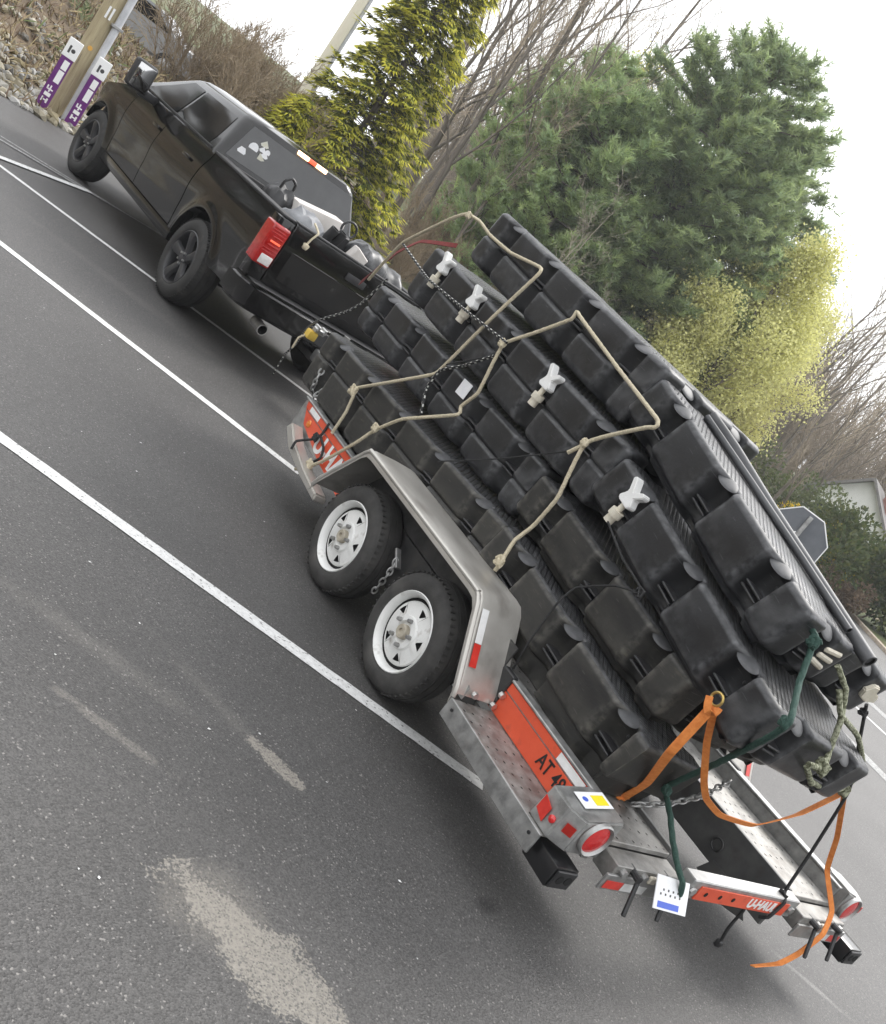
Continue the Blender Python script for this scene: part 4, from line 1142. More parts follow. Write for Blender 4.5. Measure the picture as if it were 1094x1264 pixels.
# rear bumper with step in the middle
bm = bmesh.new()
pr_ = [(-1.01, -.92), (-1.00, -1.10), (-.955, -1.22), (-.86, -1.275), (-.45, -1.31), (.45, -1.31), (.86, -1.275), (.955, -1.22), (1.0, -1.10), (1.01, -.92), (.90, -.95), (-.90, -.95)]
prism(bm, pr_, 'z', .52, .755)
bmesh.ops.bevel(bm, geom=[e for e in bm.edges if abs(e.verts[0].co.z-e.verts[1].co.z) < .01], offset=.03, segments=3, affect='EDGES', clamp_overlap=True)
bp_ = tp('rear_bumper', bm, 'paint')
bm = bmesh.new(); box(bm, (-.99, -1.09, .772), (.99, -1.066, .778), .002); tp('bumper_seam', bm, 'trim')
bm = bmesh.new(); box(bm, (-.93, -1.262, .757), (.93, -1.07, .772), .006); tp('bumper_step_pad', bm, 'trim', bp_)
bm = bmesh.new(); box(bm, (-.24, -1.325, .56), (.24, -1.30, .70), .01); tp('plate_recess', bm, 'trim', bp_)
# underbody
bm = bmesh.new()
box(bm, (-.80, .55, .50), (.80, 3.05, 1.33), 0)
box(bm, (-.70, -.95, .58), (.70, .55, .86), 0)
box(bm, (-.70, 3.05, .55), (.70, 4.24, 1.0), 0)
tp('chassis', bm, 'void', smooth=0)
bm = bmesh.new(); box(bm, (-.04, -1.42, .40), (.04, -.9, .47), .005); cyl(bm, (0, -1.38, .47), (0, -1.38, .50), .016, 10); bmesh.ops.create_uvsphere(bm, u_segments=12, v_segments=8, radius=.027, matrix=Matrix.Translation((0, -1.38, .515))); tp('hitch_ball', bm, 'steel_dark')
bm = bmesh.new(); cyl(bm, (-.85, 0, .41), (.85, 0, .41), .06, 12); tp('rear_axle', bm, 'void')

def truck_wheel(s, y, steer=0):
    cx = s*.985
    wh = bpy.data.objects.new('wheel', None); C.objects.link(wh); wh.parent = trk
    wh.location = (cx, y, .415); wh.rotation_euler = (0, 0, steer); PM[wh.name] = Matrix()
    ax = Vector((s, 0, 0)); O = Vector((0, 0, 0)); q = ax.to_track_quat('Z', 'Y')
    b = bmesh.new()
    lathe(b, [(.262, -.01), (.272, .004), (.30, .014), (.345, .014), (.380, .0), (.398, -.022), (.408, -.045), (.414, -.075), (.406, -.077), (.406, -.088), (.415, -.090), (.416, -.13), (.408, -.132), (.408, -.143), (.416, -.145), (.415, -.19), (.407, -.192), (.407, -.202), (.413, -.204), (.400, -.245), (.375, -.268), (.30, -.275), (.262, -.26)], O, ax, n=72)
    for i in range(72):
        t = 2*math.pi*i/72; c = q @ Vector((.402*math.cos(t), .402*math.sin(t), -.030))
        box(b, c-Vector((.022, .006, .006)), c+Vector((.022, .006, .006)), 0, rot=Matrix.Rotation(math.atan2(c.z, c.y)+math.pi/2, 3, 'X'))
    finish('tyre', b, 'rubber', wh, world=False)
    b = bmesh.new()
    lathe(b, [(.266, -.012), (.274, .004), (.266, .010), (.255, .004), (.246, -.02), (.236, -.10), (.23, -.16)], O, ax, n=60)
    rim = finish('rim', b, 'wheel_black', wh, world=False)
    b = bmesh.new(); cyl(b, q @ Vector((0, 0, -.15)), q @ Vector((0, 0, -.12)), .23, 40); finish('brake_disc', b, 'void', wh, world=False)
    for k in range(5):
        t = R(90+72*k+10)
        b = bmesh.new(); rows = []
        for (r_, hw, h_) in ((.045, .050, -.030), (.10, .046, -.022), (.17, .050, -.008), (.225, .062, .0), (.252, .080, -.006)):
            row = []
            for (u_, hh) in ((-1, -.030), (-.78, 0), (-.3, .010), (.3, .010), (.78, 0), (1, -.030)):
                row.append(b.verts.new(q @ (Matrix.Rotation(t, 3, 'Z') @ Vector((r_, u_*hw, h_+hh)))))
            rows.append(row)
        for a_, c_ in zip(rows, rows[1:]):
            for i in range(5): b.faces.new((a_[i], a_[i+1], c_[i+1], c_[i]))
        bmesh.ops.recalc_face_normals(b, faces=b.faces[:])
        finish('spoke', b, 'wheel_black', wh, world=False)
    b = bmesh.new(); lathe(b, [(.075, -.035), (.072, -.018), (.040, -.014), (.036, .002), (.001, .006)], O, ax, n=24); finish('hub_cap', b, 'wheel_black', wh, world=False)
    for k in range(5):
        t = R(90+36+72*k+10); c = q @ Vector((.058*math.cos(t), .058*math.sin(t), -.022))
        b = bmesh.new(); cyl(b, c, c+ax*.024, .011, 6); finish('lug_nut', b, 'chrome', wh, world=False)
for s in (-1, 1):
    truck_wheel(s, 0); truck_wheel(s, FA, R(3))

# ------------------------------------------------------------------ load in the truck bed (world things, authored in the truck frame)
TM = PM[trk.name]
def load(name, bm, mat, label, cat):
    bm.transform(TM); o = finish(name, bm, mat); return tag(o, label, cat)
def lump(lo, hi, seed, amp=.12, sub=4, sq=3.0):
    bm = bmesh.new(); bmesh.ops.create_icosphere(bm, subdivisions=sub, radius=1)
    lo, hi = Vector(lo), Vector(hi); c, h = (lo+hi)/2, (hi-lo)/2
    for v in bm.verts:
        d = v.co.normalized(); k = 1/((abs(d.x)**sq+abs(d.y)**sq+abs(d.z)**sq)**(1/sq))
        p = d*k*(1+amp*noise.noise(d*2.2+Vector((seed, 0, 0)))+amp*.4*noise.noise(d*6+Vector((seed, 3, 0))))
        v.co = c+Vector((p.x*h.x, p.y*h.y, p.z*h.z))
    return bm
load('folded_tarp', lump((-.62, -.86, .89), (-.24, -.30, 1.46), 3, .22), 'bag', 'pale grey folded sheet piled in the truck bed behind the tailgate', 'sheet')
bm = bmesh.new(); box(bm, (-.45, -.35, 1.30), (.10, -.12, 1.52), .012, rot=Matrix.Rotation(R(-8), 3, 'Y'), seg=2); box(bm, (-.42, -.34, .90), (.06, -.14, 1.30), .01)
load('carton', bm, 'carton', 'long white carton lying across the truck bed', 'carton')
t = thing('gear_bag', 'black gear bag with looped handle in the truck bed by the rear window', 'bag', mw=TM)
bm = lump((-.70, -.28, .90), (-.36, .06, 1.50), 9, .15); finish('bag_body', bm, 'black', t, world=False)
bm = bmesh.new(); tube(bm, [(-.60, -.15, 1.46), (-.60, -.16, 1.56), (-.55, -.17, 1.61), (-.49, -.17, 1.58), (-.47, -.16, 1.46)], .014, n=8, step=.02); finish('handle', bm, 'black', t, world=False)
for i, (x, y, z, lab) in enumerate(((-.30, -.86, 1.50, 'black pipe standing by the pale sheet in the truck bed'), (-.20, -.85, 1.51, 'black pipe standing beside the cable coil in the truck bed'))):
    bm = bmesh.new(); lathe(bm, [(.045, -.6), (.045, 0), (.036, 0), (.034, -.10), (.001, -.10)], (x, y, z), (.1, -.25, 1), n=20, mats=[0, 0, 1, 1])
    load('standing_pipe', bm, ['black', 'void'], lab, 'pipe')['group'] = 'pipes standing in the truck bed'
bm = bmesh.new(); tube(bm, [(-.08+.085*math.cos(a*math.pi/8), -.70, 1.55+.075*math.sin(a*math.pi/8)) for a in range(17)], .012, n=8, step=0); box(bm, (-.14, -.74, .90), (-.02, -.66, 1.49), .02)
load('cable_coil', bm, 'black', 'looped black cable reel standing in the truck bed', 'cable')
bm = lump((-.02, -.98, .89), (.42, -.55, 1.54), 21, .10, sq=3.5)
load('plastic_tub', bm, 'plastic', 'rounded dark grey plastic tub leaning in the truck bed corner', 'tub')
bm = lump((.30, -.98, .89), (.76, -.40, 1.46), 33, .14)
load('grey_bag', bm, 'plastic', 'dark grey bag stuffed into the truck bed corner', 'bag')
bm = bmesh.new(); box(bm, (-.16, -1.05, 1.20), (.02, -.96, 1.47), .01, rot=Matrix.Rotation(R(20), 3, 'Y')); load('white_board', bm, 'carton', 'small white board sticking up behind the tailgate', 'board')
t = thing('tailgate_rope', 'cream rope end with a knot hanging over the tailgate', 'rope', mw=TM)
bm = bmesh.new(); tube(bm, [(-.58, -.98, 1.44), (-.585, -1.08, 1.415), (-.60, -1.15, 1.395), (-.63, -1.158, 1.33), (-.645, -1.16, 1.27)], .010, n=8, strands=3, step=.012, lay=.03); finish('rope', bm, 'rope', t, world=False)
bm = lump((-.675, -1.185, 1.215), (-.615, -1.145, 1.275), 5, .25, 2); finish('knot', bm, 'rope', t, world=False)
# ------------------------------------------------------------------ ropes, straps and cords over the load
def rope(name, label, cat, pieces, r, mats, strands=3, knots=(), pat=None, lay=.05, step=.016, n=9, group=None):
    if len(pieces) == 1 and not knots:
        b = bmesh.new(); tube(b, pieces[0], r, n=n, strands=strands, step=step, pat=pat, lay=lay)
        return tag(finish(name, b, mats), label, cat, group)
    t = thing(name, label, cat, loc=pieces[0][0], group=group)
    for p in pieces:
        b = bmesh.new(); tube(b, p, r, n=n, strands=strands, step=step, pat=pat, lay=lay); finish('strand', b, mats, t)
    for (k, sz, sd_) in knots:
        k = Vector(k); b = bmesh.new(); rr_ = random.Random(sd_)
        pts = []
        for i in range(15):
            a = i*1.15
            pts.append(k+Vector((-abs(math.cos(a*.7))*sz*.55, math.cos(a)*sz*(.6+.3*rr_.random()), math.sin(a*1.3)*sz*(.6+.3*rr_.random()))))
        tube(b, pts, r*.9, n=8, strands=strands, step=.012, pat=pat, lay=lay); finish('knot', b, mats, t)
    return t
rope('cream_rope', 'cream rope from the top front of the docks down to the trailer front rail', 'rope',
     [[(-.616, 3.2, 1.432), (-.807, 2.75, 1.812), (-.915, 2.22, 2.135), (-.90, 2.12, 2.215), (-.84, 2.04, 2.225), (-.79, 1.93, 2.195), (-.79, 1.632, 2.178), (-.79, 1.298, 2.205), (-.80, 1.258, 2.165), (-.83, 1.327, 1.824), (-.82, 1.455, 1.399), (-.82, 1.495, 1.318), (-.875, 1.71, 1.122), (-.905, 2.001, .898), (-.915, 2.03, .85), (-.92, 1.95, .87), (-.905, 1.925, .74), (-.905, 1.916, .575)]],
     .011, 'rope', knots=[((-.905, 1.985, .885), .040, 1), ((-.89, 2.10, 2.215), .022, 8)])
rope('cream_rope', 'cream rope zigzagging across the middle of the docks from the front board to the fender', 'rope',
     [[(-.93, 1.99, .22), (-.93, 1.917, .265), (-.93, 1.772, .42), (-.93, 1.587, .675), (-.91, 1.534, .811), (-.905, 1.479, .883), (-.90, 1.357, 1.011), (-.82, 1.055, 1.253), (-.81, 1.09, 1.30), (-.82, 1.024, 1.428), (-.84, 1.058, 1.635), (-.845, 1.066, 1.745), (-.82, .934, 1.893), (-.79, .784, 2.072), (-.785, .792, 2.122), (-.785, .722, 2.106), (-.785, .264, 2.014), (-.79, -.19, 1.93), (-.80, -.21, 1.895), (-.81, -.17, 1.865), (-.84, .05, 1.628), (-.84, -.029, 1.334), (-.83, -.007, 1.141), (-.86, .003, 1.026), (-.885, -.037, .925), (-.885, -.045, .85)],
      [(-.84, .04, 1.636), (-.85, .10, 1.534)]], .011, 'rope',
     knots=[((-.91, 1.52, .84), .030, 3), ((-.845, 1.07, 1.735), .028, 5), ((-.84, .05, 1.628), .024, 7), ((-.885, -.04, .905), .034, 9), ((-.93, 1.86, .33), .038, 10)])
bw = lambda i, j: 1 if ((i+j//3) % 3 == 0 and j % 3 != 2) else 0
rope('speckled_rope', 'black and white speckled rope stretched along the couplers of the dock', 'rope',
     [[(-.807, 2.75, 1.812), (-.86, 2.117, 1.743), (-.86, 1.572, 1.744), (-.86, 1.035, 1.755)], [(-.85, 1.067, 1.654), (-.82, 1.287, 1.49), (-.83, 1.446, 1.368), (-.81, 1.481, 1.225), (-.81, 1.369, 1.088)]], .0085, ['rope_k', 'rope_w'], strands=0, pat=bw, step=.014)
rope('speckled_rope', 'black and white speckled rope from the front docks down to the truck hitch', 'rope',
     [[(-.83, 2.597, 1.561), (-.82, 2.717, 1.316), (-.83, 2.806, 1.194), (-.86, 3.024, .999), (-.604, 3.6, .797), (-.447, 3.9, .589), (-.373, 4.1, .431), (-.308, 4.2, .2)]], .0085, ['rope_k', 'rope_w'], strands=0, pat=bw, step=.014)
rope('thin_cord', 'thin black cord stretched level across the middle of the docks', 'cord', [[(-.90, .842, 1.0), (-.81, .526, 1.256), (-.85, .102, 1.541)], [(-.83, 1.08, 1.66), (-.83, 1.43, 1.42)]], .0045, 'rope_k', strands=0, n=6, step=.03)
rope('thin_cord', 'thin black cord tied over the rear docks down to the step', 'cord', [[(-.845, -.51, .60), (-.88, -.512, .74), (-.86, -.479, .984), (-.83, -.483, 1.092), (-.83, -.651, 1.232), (-.84, -.805, 1.307), (-.87, -.62, 1.355), (-.87, -.415, 1.428)]], .0055, 'rope_k', strands=0, n=6, step=.03, knots=[((-.84, -.80, 1.30), .03, 4)])
rope('black_tie', 'black rubber tie knotted around the front board of the trailer', 'tie', [[(-.90, 2.02, .60), (-.91, 2.0, .52), (-.92, 2.02, .46), (-1.01, 2.05, .38), (-1.02, 2.03, .32)], [(-.91, 2.0, .50), (-.915, 1.88, .47), (-.915, 1.84, .41), (-.92, 1.90, .33)]], .009, 'rope_k', strands=0, n=7, knots=[((-.92, 2.01, .475), .035, 21)])
rope('green_rope', 'dark green rope from the dock ends down to the trailer rear bar', 'rope',
     [[(-.62, -1.36, 1.66), (-.654, -1.455, 1.642), (-.655, -1.47, 1.609), (-.712, -1.56, 1.476), (-.833, -1.70, 1.364), (-.792, -1.66, 1.255), (-.579, -1.45, .956), (-.47, -1.30, .703), (-.50, -1.42, .64), (-.520, -1.51, .59), (-.499, -1.60, .525), (-.499, -1.65, .505), (-.458, -1.66, .445), (-.486, -1.63, .385)]], .0135, 'rope_g', strands=3, lay=.07, knots=[((-.66, -1.47, 1.625), .028, 31), ((-.83, -1.69, 1.345), .020, 32), ((-.485, -1.32, .70), .02, 33)])
rope('camouflage_rope', 'frayed camouflage rope looped from the far dock corner', 'rope',
     [[(-.383, -1.46, 1.586), (-.291, -1.51, 1.523), (-.238, -1.56, 1.401), (-.241, -1.61, 1.284), (-.285, -1.66, 1.222), (-.404, -1.66, 1.214)], [(-.333, -1.51, 1.51), (-.261, -1.55, 1.431), (.058, -1.52, 1.367), (.314, -1.5, 1.26), (.382, -1.5, 1.163), (.372, -1.5, 1.107), (.193, -1.53, 1.069), (-.086, -1.58, 1.108), (-.273, -1.66, 1.139), (-.40, -1.66, 1.20)]], .013, 'rope_c', strands=3, knots=[((-.29, -1.66, 1.222), .035, 41), ((.372, -1.5, 1.095), .035, 42)])
# orange webbing: flat ribbon
def ribbon(bm, pts, wdt, side, th=.0025, step=.02, mat=0):
    P = smooth_path(pts, step); rows = []
    for i, p in enumerate(P):
        t_ = (P[min(i+1, len(P)-1)]-P[max(i-1, 0)]).normalized()
        s_ = Vector(side)-t_*Vector(side).dot(t_); s_.normalize(); n_ = t_.cross(s_)
        tw = .25*math.sin(i*.11); s2 = s_*math.cos(tw)+n_*math.sin(tw); n2 = t_.cross(s2)
        rows.append([bm.verts.new(p+s2*wdt/2+n2*th), bm.verts.new(p+s2*wdt/2-n2*th), bm.verts.new(p-s2*wdt/2-n2*th), bm.verts.new(p-s2*wdt/2+n2*th)])
    for a_, b_ in zip(rows, rows[1:]):
        for k in range(4): bm.faces.new((a_[k], a_[(k+1) % 4], b_[(k+1) % 4], b_[k])).material_index = mat
    bm.faces.new(rows[0]); bm.faces.new(rows[-1][::-1])
    bmesh.ops.recalc_face_normals(bm, faces=bm.faces[:])
t = thing('orange_strap', 'orange webbing strap from a brass ring on the dock to the deck and bar', 'strap', loc=(-.512, -1.184, .5))
b = bmesh.new(); ribbon(b, [(-.50, -1.184, .505), (-.62, -1.30, .69), (-.84, -1.42, .931), (-.855, -1.435, 1.195)], .040, (.7, -.6, .2)); finish('webbing', b, 'strap_o', t, smooth=20)
b = bmesh.new(); ribbon(b, [(-.845, -1.44, 1.19), (-.70, -1.43, 1.036), (-.55, -1.45, .876), (-.43, -1.45, .795), (-.24, -1.45, .738), (.021, -1.47, .751), (.23, -1.49, .89), (.40, -1.50, 1.083)], .030, (.3, -.5, .8)); finish('webbing', b, 'strap_o', t, smooth=20)
b = bmesh.new(); ribbon(b, [(.40, -1.5, 1.083), (.643, -1.52, .85), (.777, -1.54, .668), (.83, -1.67, .53), (.784, -1.73, .429), (.704, -1.74, .293), (.616, -1.74, .216), (.377, -1.75, .19)], .026, (.6, -.6, .3)); finish('webbing', b, 'strap_o', t, smooth=20)
b = bmesh.new()
for k in range(5): ribbon(b, [(-.545+.015*k, -1.20, .512+.004*k), (-.52+.01*k, -1.185, .53), (-.515, -1.19, .56+.01*k)], .02, (.6, -.6, .2))
finish('frayed_end', b, 'strap_o', t)
MAT['brass'] = M('brass_ring', (.55, .40, .14), rough=.35, metal=.9)
b = bmesh.new(); tube(b, [(-.85, -1.425+.028*math.cos(a*math.pi/8), 1.222+.028*math.sin(a*math.pi/8)) for a in range(17)], .006, n=8, step=0); finish('ring', b, 'brass', t)
b = bmesh.new(); ribbon(b, [(-.87, -1.405, 1.215), (-.872, -1.42, 1.19), (-.868, -1.44, 1.165), (-.85, -1.46, 1.175), (-.846, -1.455, 1.205)], .03, (.2, -.5, .6)); finish('strap_knot', b, 'strap_o', t)
rope('elastic_tie', 'black bungee cord from the far dock corner down to the rear cross bar', 'bungee', [[(.044, -1.46, 1.498), (.225, -1.48, 1.31), (.402, -1.51, 1.099), (.486, -1.54, .758), (.484, -1.58, .52), (.42, -1.64, .50), (.376, -1.65, .402), (.37, -1.62, .37)]], .0085, 'rope_k', strands=0, n=8, knots=[((.45, -1.60, .50), .03, 51), ((.08, -1.46, 1.46), .02, 52)])
t = thing('loose_bungee', 'loose black bungee end hanging under the orange cross bar', 'bungee', loc=(.245, -1.6, .40))
b = bmesh.new(); tube(b, [(.25, -1.58, .41), (.245, -1.60, .374), (.25, -1.60, .30), (.262, -1.60, .24), (.297, -1.60, .168)], .008, n=8); finish('cord', b, 'rope_k', t)
b = lump((.275, -1.615, .13), (.325, -1.58, .175), 4, .2, 2); finish('hook', b, 'black', t)
b = bmesh.new(); ribbon(b, [(-.003, 4.4, 1.256), (-.40, 3.6, 1.48), (-.716, 2.9, 1.728), (-.722, 2.7, 1.898), (-.70, 2.32, 2.02)], .035, (.2, .3, .9))
tag(finish('red_strap', b, 'strap_r', smooth=20), 'dark red webbing strap from the truck to the front of the dock stack', 'strap')
# ratchet with yellow grip by the hitch
t = thing('ratchet_buckle', 'yellow and steel ratchet buckle hanging at the front of the bottom dock', 'buckle', loc=(-.70, 3.25, .86))
b = bmesh.new(); box(b, (-.76, 3.22, .80), (-.68, 3.30, .87), .012, seg=2); finish('yellow_grip', b, M('yellow_grip', (.62, .40, .04), (.7, .5, .1), rough=.4), t)
b = bmesh.new(); box(b, (-.73, 3.22, .872), (-.64, 3.28, .91), .006); box(b, (-.72, 3.21, .89), (-.70, 3.29, .93), .004); box(b, (-.66, 3.21, .89), (-.64, 3.29, .93), .004); finish('ratchet_frame', b, 'chrome', t)
b = bmesh.new(); tube(b, [(-.76, 3.26, .81), (-.80, 3.25, .77), (-.80, 3.24, .68)], .008, n=6); finish('cord', b, 'rope', t)
# ------------------------------------------------------------------ trees and shrubs
MAT['bark'] = M('grey_brown_bark', (.10, .085, .068), (.19, .165, .135), rough=.9, scale=3, stretch=(4, 4, .5), bump=.5, bscale=12)
MAT['twig'] = M('bare_twigs', (.30, .245, .18), (.42, .35, .26), rough=.9, scale=1.5)
MAT['twig_dark'] = M('brown_thicket_twigs', (.22, .17, .11), (.34, .27, .18), rough=.9, scale=1.5)
MAT['leaf'] = M('foliage', (.1, .15, .05), rough=.6, attr='col', trans=.4, spec=.25)
MAT['needle'] = M('pine_needles', (.1, .15, .05), rough=.55, attr='col', trans=.5, spec=.3)

class G:
    """light mesh collector with per-face colour"""
    def __init__(s): s.v = []; s.f = []; s.c = []
    def face(s, pts, col=(1, 1, 1)):
        n = len(s.v); s.v.extend(pts); s.f.append(tuple(range(n, n+len(pts)))); s.c.append(col)
    def stick(s, p0, p1, r0, r1, n=3, col=(1, 1, 1)):
        d = (p1-p0)
        if d.length < 1e-6: return
        d = d.normalized(); a = d.orthogonal().normalized(); b = d.cross(a); k = len(s.v)
        for p, r in ((p0, r0), (p1, r1)):
            for i in range(n):
                t = 2*math.pi*i/n; s.v.append(p+a*(r*math.cos(t))+b*(r*math.sin(t)))
        for i in range(n):
            s.f.append((k+i, k+(i+1) % n, k+n+(i+1) % n, k+n+i)); s.c.append(col)
    def mesh(s, name, mat, smooth=False, colour=True):
        me = bpy.data.meshes.new(name)
        me.from_pydata([tuple(v) for v in s.v], [], s.f)
        if colour:
            at = me.attributes.new('col', 'FLOAT_COLOR', 'FACE')
            buf = []
            for c in s.c: buf.extend((c[0], c[1], c[2], 1))
            at.data.foreach_set('color', buf)
        me.materials.append(MAT[mat] if isinstance(mat, str) else mat)
        if smooth:
            for p in me.polygons: p.use_smooth = True
        return me
def ob(name, me, parent=None, loc=None):
    o = bpy.data.objects.new(name, me); C.objects.link(o)
    if parent: o.parent = parent
    if loc: o.location = loc
    return o
def rv(r): return Vector((r.gauss(0, 1), r.gauss(0, 1), r.gauss(0, 1)))

def bare_tree(seed, H, r0, spread=.5, twigs=2, first=.25, tips=None, dens=1., multi=1):
    r = random.Random(seed); T = G(); W = G()
    def limb(p, d, ln, rad, lvl):
        seg = 6 if lvl == 0 else (5 if lvl == 1 else 3)
        pts = [p]; q = p.copy(); dd = d.copy()
        for i in range(seg):
            dd = (dd + rv(r)*(.05 if lvl == 0 else .13) + Vector((0, 0, .05 if lvl else .02))).normalized()
            q = q+dd*(ln/seg); pts.append(q.copy())
        g = T if lvl <= 1 else W
        for i in range(seg):
            g.stick(pts[i], pts[i+1], rad*(1-.8*i/seg), rad*(1-.8*(i+1)/seg), 7 if lvl == 0 else (5 if lvl == 1 else 3))
        if tips is not None and lvl >= 2:
            for i in range(1, seg+1): tips.append((pts[i].copy(), (pts[i]-pts[i-1]).normalized()))
        if lvl >= twigs+1: return
        nb = int((14 if lvl == 0 else (8 if lvl == 1 else 6))*dens)
        for k in range(nb):
            t = first+(1-first)*(k+r.random())/nb if lvl == 0 else .15+.85*(k+r.random())/nb
            i = min(int(t*seg), seg-1); f = t*seg-i
            bp = pts[i].lerp(pts[i+1], f); bd = (pts[i+1]-pts[i]).normalized()
            side = rv(r); side = (side-bd*side.dot(bd)).normalized()
            a = spread*(r.uniform(.7, 1.3))
            nd = (bd*math.cos(a)+side*math.sin(a)).normalized()
            limb(bp, nd, ln*(.42 if lvl == 0 else .5)*(1.15-.6*t)*r.uniform(.7, 1.2), max(rad*(1-.8*t)*.5, .006), lvl+1)
    for m_ in range(multi):
        d0 = (Vector((0, 0, 1))+rv(r)*(.04 if multi == 1 else .28)).normalized()
        limb(Vector((0, 0, -.2))+(rv(r)*.12 if multi > 1 else Vector()), d0, H*r.uniform(.8, 1), r0, 0)
    return T, W
def plant(name, label, cat, loc, parts, group=None, rz=0, sc=1., tilt=(0, 0)):
    t = bpy.data.objects.new(name, None); C.objects.link(t); t.empty_display_size = .3
    t.location = loc; t.rotation_euler = (tilt[0], tilt[1], rz); t.scale = (sc, sc, sc)
    tag(t, label, cat, group)
    for nm, me in parts: ob(nm, me, t)
    return t
def gpos(azd, d): 
    x, y = pol(azd, d); return (x, y, hgt(x, y))

# bare woods: a few grown forms, each standing tree its own object
forms = []
for k, (H, r0, sp) in enumerate(((13, .13, .50), (15, .17, .42), (11, .09, .55), (14, .12, .36), (9, .07, .5))):
    T, W = bare_tree(100+k, H, r0, sp, twigs=2)
    forms.append((T.mesh('trunk', 'bark', True, False), W.mesh('crown', 'twig', False, False)))
bt_lab = ['bare grey trunked tree between the golden conifer and the pines', 'bare leafless tree on the slope beyond the yellow green maple']
spots = [(29.5, 33, 0), (31, 36, 1), (32.5, 34, 3), (33.5, 39, 0), (30, 42, 3), (28, 38, 1), (27, 44, 0), (34.5, 44, 1), (32, 50, 3), (29, 52, 0), (26, 36, 2), (35.5, 37, 2), (31.6, 31.5, 4), (33.2, 46, 0), (28.7, 47, 3), (36.5, 50, 1), (30.6, 56, 1), (34, 58, 3)]
LOOK = ['broad crowned', 'tall thick trunked', 'thin low', 'tall narrow', 'short spindly']
for i, (a, d, k) in enumerate(spots):
    plant('bare_tree', bt_lab[0].replace('bare', LOOK[k]+' bare', 1), 'tree', gpos(a, d), (('trunk', forms[k][0]), ('crown', forms[k][1])), 'bare trees between the conifer and the pines', rnd.uniform(0, 6), rnd.uniform(.9, 1.25), (rnd.uniform(-.05, .05), rnd.uniform(-.05, .12)))
spots = [(50.5, 46, 2), (52, 44, 0), (53.2, 50, 1), (54.5, 47, 3), (56, 52, 0), (51, 55, 1), (53.8, 60, 0), (59.5, 72, 1), (55.2, 42, 4), (60.5, 52, 0), (49, 58, 3), (52.6, 64, 1), (55.4, 68, 0), (62, 60, 3)]
for i, (a, d, k) in enumerate(spots):
    plant('bare_tree', bt_lab[1].replace('bare', LOOK[k]+' bare', 1), 'tree', gpos(a, d), (('trunk', forms[k][0]), ('crown', forms[k][1])), 'bare trees beyond the maple', rnd.uniform(0, 6), rnd.uniform(.75, 1.0), (rnd.uniform(-.05, .05), rnd.uniform(-.05, .08)))
# far wood as one brown mass
g = G(); r = random.Random(5)
for i in range(1300):
    a = r.uniform(25, 80); d = r.uniform(62, 100); x, y = pol(a, d); b0 = Vector((x, y, hgt(x, y)-.3))
    H = r.uniform(5, 10); p = b0.copy(); dd = Vector((r.gauss(0, .06), r.gauss(0, .06), 1)).normalized()
    c = r.uniform(.16, .32); col = (c*1.08, c*.90, c*.68)
    q = p+dd*H; g.stick(p, q, .10, .02, 3, col)
    for k in range(20):
        t = r.uniform(.15, 1); s = p.lerp(q, t); e = s+(rv(r)*.55+Vector((0, 0, .9))).normalized()*r.uniform(.6, 2.3)
        g.stick(s, e, .03, .01, 3, col)
        for kk in range(3):
            s2 = s.lerp(e, r.uniform(.3, 1)); g.stick(s2, s2+(rv(r)*.6+Vector((0, 0, .7))).normalized()*r.uniform(.4, 1.2), .018, .008, 3, col)
MAT['far_twig'] = M('far_wood', (.15, .12, .09), rough=.95, attr='col')
tag(ob('far_wood', g.mesh('far_wood', 'far_twig')), 'distant leafless brown wood on the hill', 'wood', kind='stuff')
# unseen woods added round the rest of the lot to darken reflections
g = G()
for i in range(420):
    a = r.uniform(88, 352); d = r.uniform(34, 52); x, y = pol(a, d); b0 = Vector((x, y, hgt(x, y)-.3)); H = r.uniform(5, 9)
    g.stick(b0, b0+Vector((0, 0, H)), .14, .02, 4, (.11, .09, .07))
    k = r.uniform(.7, 1.2); ev = r.random() < .4; col = (.07*k, .09*k, .04*k) if ev else (.13*k, .105*k, .075*k)
    for j in range(70):
        h = r.uniform(.12, 1); p = b0+Vector((r.gauss(0, 1), r.gauss(0, 1), 0))*(1.5*(1.15-h)+.3)+Vector((0, 0, h*H)); u = rv(r).normalized(); v = u.cross(rv(r)).normalized(); s_ = r.uniform(.35, .8)
        g.face([p-u*s_, p+v*s_*.6, p+u*s_, p-v*s_*.6], col)
tag(ob('unseen_woods', g.mesh('unseen_woods', 'far_twig')), 'unseen mixed woods added round the near sides of the lot to darken reflections', 'wood', kind='stuff')

# brown thicket on the bank beside the truck
sh = []
for k in range(3):
    T, W = bare_tree(300+k, 2.4, .018, .55, twigs=2, first=.1, dens=.8, multi=9)
    sh.append((T.mesh('stems', 'twig_dark', False, False), W.mesh('twigs', 'twig_dark', False, False)))
for i in range(16):
    a = rnd.uniform(14.5, 21.8); d = rnd.uniform(23.5, 28)
    k = i % 3
    plant('bare_shrub', 'bare brown thicket shrub on the bank above the truck', 'shrub', gpos(a, d), (('stems', sh[k][0]), ('twigs', sh[k][1])), 'thicket shrubs on the bank', rnd.uniform(0, 6), rnd.uniform(.8, 1.3))
for i in range(16):
    a = rnd.uniform(27, 38); d = rnd.uniform(29, 38); k = i % 3
    plant('bare_shrub', 'low bare brown shrub under the woods behind the docks', 'shrub', gpos(a, d), (('stems', sh[k][0]), ('twigs', sh[k][1])), 'undergrowth under the woods', rnd.uniform(0, 6), rnd.uniform(.7, 1.2))
